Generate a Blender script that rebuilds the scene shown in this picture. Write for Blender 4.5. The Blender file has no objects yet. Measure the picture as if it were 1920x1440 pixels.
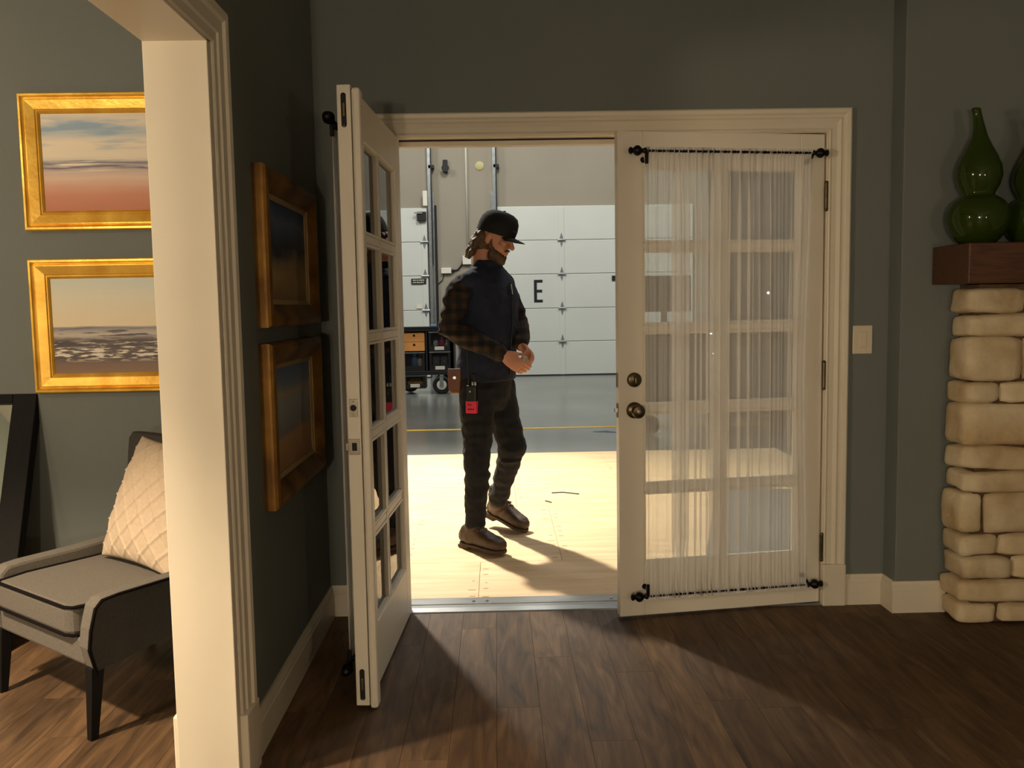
import bpy, bmesh, math, random
from mathutils import Vector, Matrix, noise
random.seed(7)
R = math.radians
scene = bpy.context.scene
C = scene.collection

# ------------------------------------------------------------------ camera
def set_camera():
    f, yaw, pit, rol = 1640.0, .0173, .0864, .0169
    cy, sy, cp, sp = math.cos(yaw), math.sin(yaw), math.cos(pit), math.sin(pit)
    fwd = Vector((sy*cp, cy*cp, -sp)); right = Vector((cy, -sy, 0)); down = fwd.cross(right)
    r2 = math.cos(rol)*right + math.sin(rol)*down
    d2 = -math.sin(rol)*right + math.cos(rol)*down
    cam = bpy.data.cameras.new('camera'); cam.sensor_width = 36; cam.lens = f/1920*36
    cam.clip_end = 200; cam.clip_start = .02
    o = bpy.data.objects.new('camera', cam); C.objects.link(o)
    M = Matrix((r2, -d2, -fwd)).transposed().to_4x4(); M.translation = (.403, -3.74, 1.325)
    o.matrix_world = M
    scene.camera = o
set_camera()
# ------------------------------------------------------------------ world, lights, exposure
W = bpy.data.worlds.new('world'); scene.world = W; W.use_nodes = True
W.node_tree.nodes['Background'].inputs[0].default_value = (1.0, .86, .68, 1)
W.node_tree.nodes['Background'].inputs[1].default_value = .012
def light(kind, name, loc, energy, col, target=None, **kw):
    l = bpy.data.lights.new(name, kind); l.energy = energy; l.color = col
    for k, v in kw.items(): setattr(l, k, v)
    o = bpy.data.objects.new(name, l); C.objects.link(o); o.location = loc
    if target is not None:
        o.rotation_euler = (Vector(target)-Vector(loc)).to_track_quat('-Z', 'Y').to_euler()
    return o
WARM = (1.0, .80, .56); WARM2 = (1.0, .82, .60); COOL = (1.0, .99, .93)
# lamps of the set: a ceiling lamp and a table lamp in the side room, a lamp behind the camera; plus added fills
light('POINT', 'side_room_fill', (-2.3, -3.2, 1.6), 140, WARM, shadow_soft_size=.12)  # unseen fill added to light the jamb of the opening evenly
light('POINT', 'side_room_lamp', (-2.5, -1.65, 2.3), 24, WARM, shadow_soft_size=.12)
light('SPOT', 'side_room_floor_fill', (-2.0, -2.3, 2.66), 620, WARM, target=(-1.6, -1.75, 0), spot_size=R(74), spot_blend=.5, shadow_soft_size=.07)  # unseen spot added to brighten the side room floor and chair
light('POINT', 'side_room_table_lamp', (-3.0, -.85, 1.35), 6, WARM2, shadow_soft_size=.12)
for x in (-.6, -.3, 0):
    light('POINT', 'living_room_lamp', (x, -6.0, 1.15), 98, WARM, shadow_soft_size=.05)
light('POINT', 'living_room_fill', (2.3, -5.2, 1.2), 46, WARM, shadow_soft_size=.08)  # weak unseen fill added behind the camera
# the stage: a film lamp behind the door and overhead lights, the last one added for the cart
light('SPOT', 'film_lamp', (-1.6, 4.1, 5.0), 3600, (1.0, .93, .80), target=(-.15, 2.4, 0), spot_size=R(62), spot_blend=1.0, shadow_soft_size=.13)
for n, (x, y) in enumerate([(-5.5, 9.0), (0.5, 9.5), (6.5, 9.0), (3.8, 3.8)]):
    light('AREA', 'overhead_light', (x, y, 7.2), 250 if n < 3 else 110, COOL, target=(x+(1.5 if n < 3 else -1), y+2.2, 0) if n < 3 else (x-.8, y-.6, 0), shape='SQUARE', size=1.6)
light('AREA', 'overhead_light', (-2.2, 5.2, 7.2), 150, COOL, target=(-.9, 9.6, .6), shape='SQUARE', size=1.0)  # unseen light added to brighten the cart and the roll-up door
vs = scene.view_settings
vs.view_transform = 'Standard'; vs.look = 'None'; vs.exposure = 0.0; vs.gamma = 1.0; vs.use_curve_mapping = False

# ------------------------------------------------------------------ mesh helpers
class MB:
    def __init__(s): s.v = []; s.f = []
    def add(s, vs, fs):
        b = len(s.v); s.v += [Vector(p) for p in vs]; s.f += [[i+b for i in q] for q in fs]; return s
    def box(s, x0, x1, y0, y1, z0, z1):
        return s.add([(x0,y0,z0),(x1,y0,z0),(x1,y1,z0),(x0,y1,z0),(x0,y0,z1),(x1,y0,z1),(x1,y1,z1),(x0,y1,z1)],
                     [[0,3,2,1],[4,5,6,7],[0,1,5,4],[1,2,6,5],[2,3,7,6],[3,0,4,7]])
    def loft(s, rings, cap=True, closed=True):
        n = len(rings[0]); b = len(s.v)
        for r in rings: s.v += [Vector(p) for p in r]
        for i in range(len(rings)-1):
            for j in range(n if closed else n-1):
                k = (j+1) % n
                s.f.append([b+i*n+j, b+i*n+k, b+(i+1)*n+k, b+(i+1)*n+j])
        if cap and closed:
            s.f.append([b+j for j in range(n)][::-1]); s.f.append([b+(len(rings)-1)*n+j for j in range(n)])
        return s
    def prism(s, poly, axis, a0, a1):
        def P(p, a):
            return {'X': (a, p[0], p[1]), 'Y': (p[0], a, p[1]), 'Z': (p[0], p[1], a)}[axis]
        return s.loft([[P(p, a0) for p in poly], [P(p, a1) for p in poly]])
    def lathe(s, prof, c=(0,0,0), axis='Z', n=24):
        rings = []
        for r, h in prof:
            ring = []
            for i in range(n):
                t = 2*math.pi*i/n; a, b2 = max(r, 1e-4)*math.cos(t), max(r, 1e-4)*math.sin(t)
                p = {'Z': (a, b2, h), 'X': (h, a, b2), 'Y': (a, h, b2)}[axis]
                ring.append((p[0]+c[0], p[1]+c[1], p[2]+c[2]))
            rings.append(ring)
        return s.loft(rings)
    def tube(s, path, rad, n=12, rnd=True, up=None):
        P = [Vector(p) for p in path]
        Rr = rad if isinstance(rad, (list, tuple)) else [rad]*len(P)
        Rr = [(r, r) if not isinstance(r, (list, tuple)) else r for r in Rr]
        T = []
        for i in range(len(P)):
            a = P[max(i-1, 0)]; b = P[min(i+1, len(P)-1)]
            t = (b-a); T.append(t.normalized() if t.length > 1e-9 else Vector((0,0,1)))
        u = Vector(up) if up else (Vector((0,0,1)) if abs(T[0].z) < .9 else Vector((1,0,0)))
        rings = []
        def ring(c, u, t, ra, rb):
            w = t.cross(u).normalized()
            return [c+u*ra*math.cos(2*math.pi*j/n)+w*rb*math.sin(2*math.pi*j/n) for j in range(n)]
        for i in range(len(P)):
            u = (u-T[i]*u.dot(T[i])).normalized()
            if i == 0 and rnd:
                m = (Rr[0][0]+Rr[0][1])/2
                for k in (.97, .8, .45): q = math.sqrt(1-k*k); rings.append(ring(P[0]-T[0]*m*k, u, T[0], Rr[0][0]*q, Rr[0][1]*q))
            rings.append(ring(P[i], u, T[i], *Rr[i]))
            if i == len(P)-1 and rnd:
                m = (Rr[i][0]+Rr[i][1])/2
                for k in (.45, .8, .97): q = math.sqrt(1-k*k); rings.append(ring(P[i]+T[i]*m*k, u, T[i], Rr[i][0]*q, Rr[i][1]*q))
        return s.loft(rings)
    def ell(s, c, ax, n=16, m=10):
        c = Vector(c); a, b, d = [Vector(q) for q in ax]; rings = []
        for i in range(m+1):
            th = max(.06, min(math.pi-.06, math.pi*i/m))
            rings.append([c+d*(-math.cos(th))+(a*math.cos(2*math.pi*j/n)+b*math.sin(2*math.pi*j/n))*math.sin(th) for j in range(n)])
        return s.loft(rings)
    def sph(s, c, r, n=14, m=8): return s.ell(c, ((r,0,0),(0,r,0),(0,0,r)), n, m)
    def xf(s, M):
        s.v = [M @ p for p in s.v]; return s

INV = {}
def rootof(o):
    while o.parent: o = o.parent
    return o
def props(o, label=None, cat=None, group=None, kind=None):
    for k, v in (('label', label), ('category', cat), ('group', group), ('kind', kind)):
        if v: o[k] = v
    return o
def thing(name, label, cat, loc=(0,0,0), rotz=0, group=None, kind=None):
    o = bpy.data.objects.new(name, None); C.objects.link(o); o.empty_display_size = .05
    o.location = loc; o.rotation_euler = (0, 0, rotz)
    INV[o.name] = (Matrix.Translation(loc) @ Matrix.Rotation(rotz, 4, 'Z')).inverted()
    return props(o, label, cat, group, kind)
def finish(name, me, m, parent, smooth, bevel, seg=2, angle=35):
    if m: me.materials.append(m)
    if smooth:
        me.polygons.foreach_set('use_smooth', [True]*len(me.polygons))
        if smooth != 2:
            try: me.set_sharp_from_angle(angle=R(smooth if smooth > 2 else 40))
            except Exception: pass
    o = bpy.data.objects.new(name, me); C.objects.link(o)
    if parent: o.parent = parent
    if bevel:
        b = o.modifiers.new('bevel', 'BEVEL'); b.width = bevel; b.segments = seg; b.limit_method = 'ANGLE'; b.angle_limit = R(angle)
        b.harden_normals = False
    return o
def obj(name, mb, m, parent=None, smooth=False, bevel=0, world=False, recalc=True):
    me = bpy.data.meshes.new(name)
    v = mb.v
    if world and parent: 
        I = INV[rootof(parent).name]; v = [I @ p for p in v]
    me.from_pydata([tuple(p) for p in v], [], mb.f)
    if recalc:
        b = bmesh.new(); b.from_mesh(me); bmesh.ops.recalc_face_normals(b, faces=b.faces); b.to_mesh(b and me); b.free()
    me.update()
    return finish(name, me, m, parent, smooth, bevel)
def B(*a): return MB().box(*a)
def struct(name, mb, m, label, cat, bevel=0, parent=None, smooth=False):
    o = obj(name, mb, m, parent, bevel=bevel, world=bool(parent), smooth=smooth)
    if not parent: props(o, label, cat, None, 'structure')
    return o
def remesh(mb, voxel, smooth_iter=4, disp=None):
    """closed overlapping volumes -> one continuous skin (world coordinates)"""
    me = bpy.data.meshes.new('tmp'); me.from_pydata([tuple(p) for p in mb.v], [], mb.f)
    b = bmesh.new(); b.from_mesh(me); bmesh.ops.recalc_face_normals(b, faces=b.faces); b.to_mesh(me); b.free()
    t = bpy.data.objects.new('tmp', me); C.objects.link(t)
    md = t.modifiers.new('r', 'REMESH'); md.mode = 'VOXEL'; md.voxel_size = voxel
    dg = bpy.context.evaluated_depsgraph_get(); dg.update()
    out = bpy.data.meshes.new_from_object(t.evaluated_get(dg))
    bpy.data.objects.remove(t); bpy.data.meshes.remove(me)
    b = bmesh.new(); b.from_mesh(out)
    for _ in range(smooth_iter): bmesh.ops.smooth_vert(b, verts=b.verts, factor=.5, use_axis_x=True, use_axis_y=True, use_axis_z=True)
    if disp:
        b.normal_update()
        nv = [(v, v.co+v.normal*disp(v.co)) for v in b.verts]
        for v, c in nv: v.co = c
    b.to_mesh(out); b.free(); out.update()
    return out
def mesh_obj(name, me, m, parent, world=True):
    if world and parent: me.transform(INV[rootof(parent).name])
    return finish(name, me, m, parent, 2, 0)
def copytree(o, parent=None):
    c = o.copy(); C.objects.link(c); c.parent = parent
    for ch in o.children: copytree(ch, c)
    return c

# ------------------------------------------------------------------ materials
def lin(c):
    return tuple(((x/255/12.92) if x/255 <= .04045 else ((x/255+.055)/1.055)**2.4) for x in c)+(1,)
def new_mat(name):
    m = bpy.data.materials.new(name); m.use_nodes = True; t = m.node_tree
    return m, t, t.nodes['Principled BSDF']
def node(t, typ, **kw):
    n = t.nodes.new(typ)
    for k, v in kw.items():
        if k.startswith('i_'): n.inputs[k[2:].replace('_', ' ')].default_value = v
        else: setattr(n, k, v)
    return n
def ramp(t, stops, src=None, interp='LINEAR'):
    n = t.nodes.new('ShaderNodeValToRGB'); n.color_ramp.interpolation = interp
    e = n.color_ramp.elements
    while len(e) < len(stops): e.new(.5)
    for q, (p, c) in zip(e, stops): q.position = p; q.color = c
    if src: t.links.new(src, n.inputs[0])
    return n
def coords(t, scale=(1,1,1), which='Object', rot=(0,0,0)):
    tc = t.nodes.new('ShaderNodeTexCoord'); mp = t.nodes.new('ShaderNodeMapping')
    mp.inputs['Scale'].default_value = scale; mp.inputs['Rotation'].default_value = rot
    t.links.new(tc.outputs[which], mp.inputs[0]); return mp.outputs[0]
def mat(name, c, rough=.6, metal=0, var=.12, vs=6, bump=0, bs=90, stretch=(1,1,1), c2=None, spec=None, rand=0, detail=4):
    m, t, p = new_mat(name)
    v = coords(t, stretch)
    n = node(t, 'ShaderNodeTexNoise'); n.inputs['Scale'].default_value = vs; n.inputs['Detail'].default_value = detail
    t.links.new(v, n.inputs['Vector'])
    a = lin(c)
    lo = tuple(x*(1-var) for x in a[:3])+(1,) if c2 is None else lin(c2)
    hi = tuple(min(1, x*(1+var)) for x in a[:3])+(1,) if c2 is None else a
    r = ramp(t, [(.3, lo), (.7, hi)], n.outputs[0])
    out = r.outputs[0]
    if rand:
        oi = node(t, 'ShaderNodeObjectInfo'); hs = node(t, 'ShaderNodeHueSaturation')
        mr = node(t, 'ShaderNodeMapRange'); mr.inputs[3].default_value = 1-rand; mr.inputs[4].default_value = 1+rand
        t.links.new(oi.outputs['Random'], mr.inputs[0]); t.links.new(mr.outputs[0], hs.inputs['Value']); t.links.new(out, hs.inputs['Color']); out = hs.outputs[0]
    t.links.new(out, p.inputs['Base Color'])
    p.inputs['Roughness'].default_value = rough; p.inputs['Metallic'].default_value = metal
    if spec is not None: p.inputs['Specular IOR Level'].default_value = spec
    if bump:
        n2 = node(t, 'ShaderNodeTexNoise'); n2.inputs['Scale'].default_value = bs; n2.inputs['Detail'].default_value = 3
        t.links.new(v, n2.inputs['Vector'])
        bp = node(t, 'ShaderNodeBump'); bp.inputs['Strength'].default_value = bump; bp.inputs['Distance'].default_value = .01
        t.links.new(n2.outputs[0], bp.inputs['Height']); t.links.new(bp.outputs[0], p.inputs['Normal'])
    return m
def emis(name, c, s):
    m, t, p = new_mat(name); p.inputs['Emission Color'].default_value = lin(c); p.inputs['Emission Strength'].default_value = s
    p.inputs['Base Color'].default_value = lin(c); return m
M = {}
M['wall'] = mat('wall_paint', (108, 113, 109), .75, var=.03, vs=3, bump=.05, bs=240)
M['trim'] = mat('trim_paint', (214, 204, 184), .42, var=.03, vs=3, bump=.02, bs=60)
M['door'] = mat('door_paint', (226, 217, 200), .42, var=.03, vs=4, bump=.02, bs=60)
M['ceiling'] = mat('ceiling_paint', (150, 145, 135), .9, var=.03)
M['subfloor'] = mat('subfloor', (38, 28, 20), .9)
M['black_metal'] = mat('black_iron', (16, 15, 14), .42, .6, var=.2, vs=30)
M['bronze'] = mat('aged_bronze', (96, 84, 64), .3, .95, var=.25, vs=20)
M['steel'] = mat('dull_steel', (150, 142, 128), .38, .9, var=.15, vs=30)
M['brass'] = mat('worn_brass', (150, 128, 88), .3, .9, var=.2, vs=40)
M['dark'] = mat('dark_recess', (14, 11, 9), .7)
M['gasket'] = mat('dark_weatherstrip', (40, 26, 20), .8)
M['alum'] = mat('aluminium_threshold', (150, 152, 152), .35, .6, var=.12, vs=10, stretch=(1, 12, 12))
M['gold'] = mat('gold_leaf', (252, 208, 96), .36, .62, var=.3, vs=9, bump=.12, bs=35, c2=(216, 162, 60))
M['gold_shaded'] = mat('shaded_gold', (172, 124, 52), .42, .55, vs=6, c2=(84, 50, 24), bump=.1, bs=30)  # gold with the shade on the partition wall frames painted in as brown
M['liner'] = mat('linen_liner', (176, 150, 108), .8, var=.1, vs=60)
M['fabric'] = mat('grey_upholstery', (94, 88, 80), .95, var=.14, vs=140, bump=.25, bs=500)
M['fabric_shaded'] = mat('grey_upholstery_shaded', (54, 51, 47), .95, var=.14, vs=140, bump=.25, bs=500)  # same upholstery, shade on outer sides and back painted in as darker grey
M['piping'] = mat('dark_plum_piping', (15, 10, 10), .9, spec=.1)
M['ebony'] = mat('black_stained_wood', (13, 11, 10), .7, spec=.2, var=.25, vs=8, stretch=(8, 8, 1))
M['pillow'] = mat('blush_pillow_cotton', (176, 157, 134), .95, var=.06, vs=90, bump=.2, bs=400)
M['mirror'] = mat('mirror_glass', (210, 214, 205), .03, 1.0, var=.01)
M['stone'] = mat('whitewashed_stone', (220, 204, 172), .85, c2=(182, 156, 116), vs=7, bump=.55, bs=26, rand=.08)
M['mortar'] = mat('stone_mortar', (88, 66, 44), .95, var=.3, vs=30, bump=.4)
M['mantel'] = mat('reddish_brown_mantel_wood', (92, 56, 32), .5, c2=(62, 36, 20), vs=9, stretch=(1, 9, 9), bump=.08, bs=40)
M['plate'] = mat('almond_plastic', (214, 200, 176), .4, var=.02)
M['concrete'] = mat('polished_concrete', (112, 114, 110), .2, c2=(86, 88, 84), vs=.7, detail=8, bump=.02, bs=8, spec=.6)
M['yellow'] = mat('yellow_floor_paint', (214, 172, 30), .5, var=.15, vs=5)
M['blue'] = mat('blue_tape', (60, 92, 150), .6)
M['stage_wall'] = mat('beige_tilt_up_wall', (150, 142, 126), .85, var=.05, vs=.8)
M['garage'] = mat('white_garage_panel', (206, 209, 201), .45, var=.03, vs=1.2)
M['galv'] = mat('galvanised_steel', (168, 172, 172), .35, .75, var=.15, vs=12)
M['rubber'] = mat('black_rubber', (18, 18, 19), .75)
M['whitepl'] = mat('white_plastic', (222, 218, 205), .5, var=.03)
M['black'] = mat('black_paint', (17, 17, 17), .6)
M['crate'] = mat('black_crate_plastic', (27, 28, 30), .5)
M['board'] = mat('black_cart_plywood', (24, 24, 25), .6)
M['orange'] = mat('orange_cardboard', (246, 170, 92), .8, var=.05)
M['label'] = mat('paper_label', (226, 220, 200), .8, var=.05, vs=30)
M['disc'] = mat('pale_yellow_plastic', (186, 176, 126), .7)
M['mat_grey'] = mat('grey_rubber_mat', (92, 92, 88), .85, var=.15, vs=4)
M['navy'] = mat('dark_navy_canvas', (27, 33, 52), .9, var=.25, vs=20, bump=.2, bs=120)
M['trouser'] = mat('black_denim', (21, 21, 24), .92, var=.3, vs=14, bump=.2, bs=200)
M['cap'] = mat('black_cap_cotton', (19, 18, 18), .9, var=.2, vs=30, bump=.15, bs=150)
M['skin'] = mat('skin', (196, 136, 106), .55, var=.1, vs=14, bump=.06, bs=90)
M['hair'] = mat('brown_hair', (104, 72, 44), .6, c2=(58, 38, 22), vs=26, bump=.9, bs=45)
M['leather'] = mat('brown_boot_leather', (78, 56, 36), .55, c2=(50, 35, 22), vs=12, bump=.12, bs=70)
M['leather_pale'] = mat('worn_tan_leather', (118, 92, 62), .6, c2=(92, 68, 44), vs=12)
M['pouch'] = mat('tan_pouch_leather', (126, 74, 44), .5, c2=(88, 48, 28), vs=12)
M['sole'] = mat('boot_sole', (74, 60, 44), .8, var=.2, vs=20)
M['belt'] = mat('black_belt_leather', (26, 22, 19), .5)
M['pink'] = mat('pink_gaffer_tape', (226, 52, 86), .7, var=.04)
M['radio'] = mat('radio_plastic', (24, 24, 25), .45)
M['silver'] = mat('silver_knob', (190, 190, 185), .3, .9)
M['pale'] = mat('crumpled_pale_tape', (186, 178, 160), .7, var=.2, vs=60, bump=.5, bs=120)
M['bluepl'] = mat('blue_bottle_plastic', (92, 134, 184), .35)
M['magenta'] = mat('magenta_bottle_plastic', (176, 36, 88), .35)
M['cream'] = mat('cream_bottle_plastic', (220, 204, 160), .4)
M['ochre'] = mat('yellow_tool_plastic', (206, 150, 34), .5)
M['led'] = emis('led_lamp', (200, 220, 255), 18)
def glass_mat():
    m = bpy.data.materials.new('window_glass'); m.use_nodes = True; t = m.node_tree; t.nodes.clear()
    o = node(t, 'ShaderNodeOutputMaterial'); mx = node(t, 'ShaderNodeMixShader'); fr = node(t, 'ShaderNodeFresnel'); fr.inputs[0].default_value = 1.52
    tr = node(t, 'ShaderNodeBsdfTransparent'); tr.inputs[0].default_value = (.93, .95, .94, 1)
    gl = node(t, 'ShaderNodeBsdfGlossy'); gl.inputs['Roughness'].default_value = 0; gl.inputs[0].default_value = (.95, .95, .95, 1)
    t.links.new(fr.outputs[0], mx.inputs[0]); t.links.new(tr.outputs[0], mx.inputs[1]); t.links.new(gl.outputs[0], mx.inputs[2]); t.links.new(mx.outputs[0], o.inputs[0])
    return m
M['glass'] = glass_mat()
def sheer_mat():
    m = bpy.data.materials.new('sheer_voile'); m.use_nodes = True; t = m.node_tree; t.nodes.clear()
    o = node(t, 'ShaderNodeOutputMaterial'); mx = node(t, 'ShaderNodeMixShader'); m2 = node(t, 'ShaderNodeMixShader')
    tr = node(t, 'ShaderNodeBsdfTransparent'); d = node(t, 'ShaderNodeBsdfDiffuse'); tl = node(t, 'ShaderNodeBsdfTranslucent')
    d.inputs[0].default_value = lin((252, 250, 246)); tl.inputs[0].default_value = lin((252, 250, 246))
    v = coords(t, (1, 1, .04)); n = node(t, 'ShaderNodeTexNoise'); n.inputs['Scale'].default_value = 22; t.links.new(v, n.inputs['Vector'])
    mr = node(t, 'ShaderNodeMapRange'); mr.inputs[3].default_value = .38; mr.inputs[4].default_value = .54; t.links.new(n.outputs[0], mr.inputs[0])
    m2.inputs[0].default_value = .3
    t.links.new(d.outputs[0], m2.inputs[1]); t.links.new(tl.outputs[0], m2.inputs[2])
    t.links.new(mr.outputs[0], mx.inputs[0]); t.links.new(tr.outputs[0], mx.inputs[1]); t.links.new(m2.outputs[0], mx.inputs[2]); t.links.new(mx.outputs[0], o.inputs[0])
    return m
M['sheer'] = sheer_mat()
def vase_mat():
    m, t, p = new_mat('green_blown_glass')
    p.inputs['Base Color'].default_value = lin((78, 100, 26)); p.inputs['Transmission Weight'].default_value = .7
    p.inputs['Roughness'].default_value = .06; p.inputs['IOR'].default_value = 1.45; return m
M['vase'] = vase_mat()
def plank_mat():
    m, t, p = new_mat('vinyl_wood_plank')
    oi = node(t, 'ShaderNodeObjectInfo')
    tc = node(t, 'ShaderNodeTexCoord'); off = node(t, 'ShaderNodeVectorMath'); off.operation = 'MULTIPLY_ADD'
    off.inputs[1].default_value = (17.3, 9.1, 0); 
    cmb = node(t, 'ShaderNodeCombineXYZ'); t.links.new(oi.outputs['Random'], cmb.inputs[0]); t.links.new(oi.outputs['Random'], cmb.inputs[1])
    t.links.new(cmb.outputs[0], off.inputs[0]); t.links.new(tc.outputs['Object'], off.inputs[2])
    mp = node(t, 'ShaderNodeMapping'); mp.inputs['Scale'].default_value = (9, 1.3, 1); t.links.new(off.outputs[0], mp.inputs[0])
    n1 = node(t, 'ShaderNodeTexNoise'); n1.inputs['Scale'].default_value = 2.2; n1.inputs['Detail'].default_value = 7; n1.inputs['Distortion'].default_value = 1.2; t.links.new(mp.outputs[0], n1.inputs['Vector'])
    mp2 = node(t, 'ShaderNodeMapping'); mp2.inputs['Scale'].default_value = (60, 3, 1); t.links.new(off.outputs[0], mp2.inputs[0])
    n2 = node(t, 'ShaderNodeTexNoise'); n2.inputs['Scale'].default_value = 2.0; n2.inputs['Detail'].default_value = 4; t.links.new(mp2.outputs[0], n2.inputs['Vector'])
    r1 = ramp(t, [(.25, lin((62, 46, 32))), (.5, lin((94, 71, 49))), (.75, lin((117, 90, 63)))], n1.outputs[0])
    mx = node(t, 'ShaderNodeMix', data_type='RGBA', blend_type='MULTIPLY'); mx.inputs['Factor'].default_value = .35
    r2 = ramp(t, [(.35, (.55, .5, .45, 1)), (.6, (1, 1, 1, 1))], n2.outputs[0])
    t.links.new(r1.outputs[0], mx.inputs['A']); t.links.new(r2.outputs[0], mx.inputs['B'])
    hs = node(t, 'ShaderNodeHueSaturation'); mr = node(t, 'ShaderNodeMapRange'); mr.inputs[3].default_value = .74; mr.inputs[4].default_value = 1.2
    t.links.new(oi.outputs['Random'], mr.inputs[0]); t.links.new(mr.outputs[0], hs.inputs['Value']); t.links.new(mx.outputs['Result'], hs.inputs['Color'])
    t.links.new(hs.outputs[0], p.inputs['Base Color']); p.inputs['Roughness'].default_value = .58; p.inputs['Specular IOR Level'].default_value = .3
    bp = node(t, 'ShaderNodeBump'); bp.inputs['Strength'].default_value = .06; t.links.new(n2.outputs[0], bp.inputs['Height']); t.links.new(bp.outputs[0], p.inputs['Normal'])
    return m
M['plank'] = plank_mat()
M['ply'] = mat('birch_plywood', (228, 198, 156), .65, c2=(208, 172, 126), vs=3, stretch=(.6, 5, 1), detail=6, rand=.05)
def plaid_mat():
    m, t, p = new_mat('brown_plaid_flannel')
    v = coords(t, (1, 1, 1)); 
    def wave(s, d, prof='SIN'):
        w = node(t, 'ShaderNodeTexWave', wave_type='BANDS', bands_direction=d); w.inputs['Scale'].default_value = s; w.inputs['Distortion'].default_value = 1.0
        t.links.new(v, w.inputs['Vector']); return ramp(t, [(.45, (0, 0, 0, 1)), (.6, (1, 1, 1, 1))], w.outputs['Fac'])
    a, b = wave(5.5, 'Z'), wave(5.5, 'X')
    ad = node(t, 'ShaderNodeMix', data_type='RGBA', blend_type='MIX'); ad.inputs['Factor'].default_value = .5
    t.links.new(a.outputs[0], ad.inputs['A']); t.links.new(b.outputs[0], ad.inputs['B'])
    r = ramp(t, [(0, lin((20, 17, 15))), (.5, lin((38, 28, 20))), (1, lin((60, 42, 28)))], ad.outputs['Result'])
    t.links.new(r.outputs[0], p.inputs['Base Color']); p.inputs['Roughness'].default_value = .95
    return m
M['plaid'] = plaid_mat()
def canvas_mat(name, stops, wob=(.6, 1.2), nscale=3.0, nstretch=(1, 6), mixamt=.12, blot=None, rough=.5):
    """painted canvas: colour bands by height, brushed with noise; blot = (colour, zmin, zmax, scale)"""
    m, t, p = new_mat(name)
    tc = node(t, 'ShaderNodeTexCoord'); sx = node(t, 'ShaderNodeSeparateXYZ'); t.links.new(tc.outputs['Generated'], sx.inputs[0])
    mp = node(t, 'ShaderNodeMapping'); mp.inputs['Scale'].default_value = (nstretch[0], 1, nstretch[1]); t.links.new(tc.outputs['Generated'], mp.inputs[0])
    n = node(t, 'ShaderNodeTexNoise'); n.inputs['Scale'].default_value = nscale; n.inputs['Detail'].default_value = 6; t.links.new(mp.outputs[0], n.inputs['Vector'])
    ma = node(t, 'ShaderNodeMath', operation='MULTIPLY_ADD'); ma.inputs[1].default_value = mixamt
    sb = node(t, 'ShaderNodeMath', operation='SUBTRACT'); sb.inputs[1].default_value = .5; t.links.new(n.outputs[0], sb.inputs[0])
    t.links.new(sb.outputs[0], ma.inputs[0]); t.links.new(sx.outputs[2], ma.inputs[2])
    r = ramp(t, [(q, lin(c)) for q, c in stops], ma.outputs[0]); out = r.outputs[0]
    for (col, z0, z1, sc, st, th, sf) in (blot or []):
        mp2 = node(t, 'ShaderNodeMapping'); mp2.inputs['Scale'].default_value = (st[0], 1, st[1]); t.links.new(tc.outputs['Generated'], mp2.inputs[0])
        n2 = node(t, 'ShaderNodeTexNoise'); n2.inputs['Scale'].default_value = sc; n2.inputs['Detail'].default_value = 6; t.links.new(mp2.outputs[0], n2.inputs['Vector'])
        r2 = ramp(t, [(th, (0, 0, 0, 1)), (th+sf, (1, 1, 1, 1))], n2.outputs[0])
        zr = ramp(t, [(max(0, z0-.04), (0, 0, 0, 1)), (z0+.02, (1, 1, 1, 1)), (z1-.02, (1, 1, 1, 1)), (min(1, z1+.04), (0, 0, 0, 1))], sx.outputs[2])
        mu = node(t, 'ShaderNodeMix', data_type='RGBA', blend_type='MULTIPLY'); mu.inputs['Factor'].default_value = 1
        t.links.new(r2.outputs[0], mu.inputs['A']); t.links.new(zr.outputs[0], mu.inputs['B'])
        mx = node(t, 'ShaderNodeMix', data_type='RGBA'); t.links.new(mu.outputs['Result'], mx.inputs['Factor']); t.links.new(out, mx.inputs['A']); mx.inputs['B'].default_value = lin(col)
        out = mx.outputs['Result']
    t.links.new(out, p.inputs['Base Color']); p.inputs['Roughness'].default_value = rough
    return m
M['paint1'] = canvas_mat('painting_pink_beach', [(0, (184, 108, 70)), (.14, (196, 124, 90)), (.25, (206, 152, 126)), (.34, (216, 186, 164)), (.42, (190, 170, 162)), (.445, (96, 90, 112)), (.465, (176, 166, 162)), (.495, (112, 106, 130)), (.52, (206, 196, 182)), (.56, (228, 216, 194)), (.70, (232, 218, 194)), (.80, (178, 190, 196)), (.90, (226, 216, 198)), (1, (222, 212, 194))],
                         mixamt=.10, nscale=2.0, nstretch=(1.0, 5), blot=[((142, 168, 192), .64, .95, 2.0, (1, 5), .46, .16), ((232, 220, 198), .42, .53, 3.0, (.8, 14), .52, .08)])
M['paint2'] = canvas_mat('painting_tidal_flat', [(0, (132, 102, 76)), (.10, (118, 92, 76)), (.16, (78, 60, 58)), (.33, (96, 80, 78)), (.40, (190, 180, 166)), (.455, (160, 150, 146)), (.478, (112, 120, 132)), (.50, (226, 208, 174)), (.8, (216, 210, 188)), (1, (196, 204, 196))],
                         mixamt=.05, nscale=3, nstretch=(1, 8), blot=[((222, 212, 192), .15, .32, 10, (1.0, 4.5), .50, .04), ((66, 52, 54), .27, .36, 5, (1, 6), .46, .05), ((74, 62, 66), .37, .46, 4, (1, 9), .54, .05), ((110, 118, 134), .15, .44, 12, (1, 5), .60, .05)])
M['paint3'] = canvas_mat('painting_stormy_clouds', [(0, (150, 122, 84)), (.25, (184, 150, 100)), (.40, (150, 130, 100)), (.5, (54, 58, 72)), (.7, (84, 96, 120)), (.85, (106, 120, 146)), (1, (58, 78, 120))],
                         mixamt=.5, nscale=2.2, nstretch=(1, 1.3))
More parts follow.
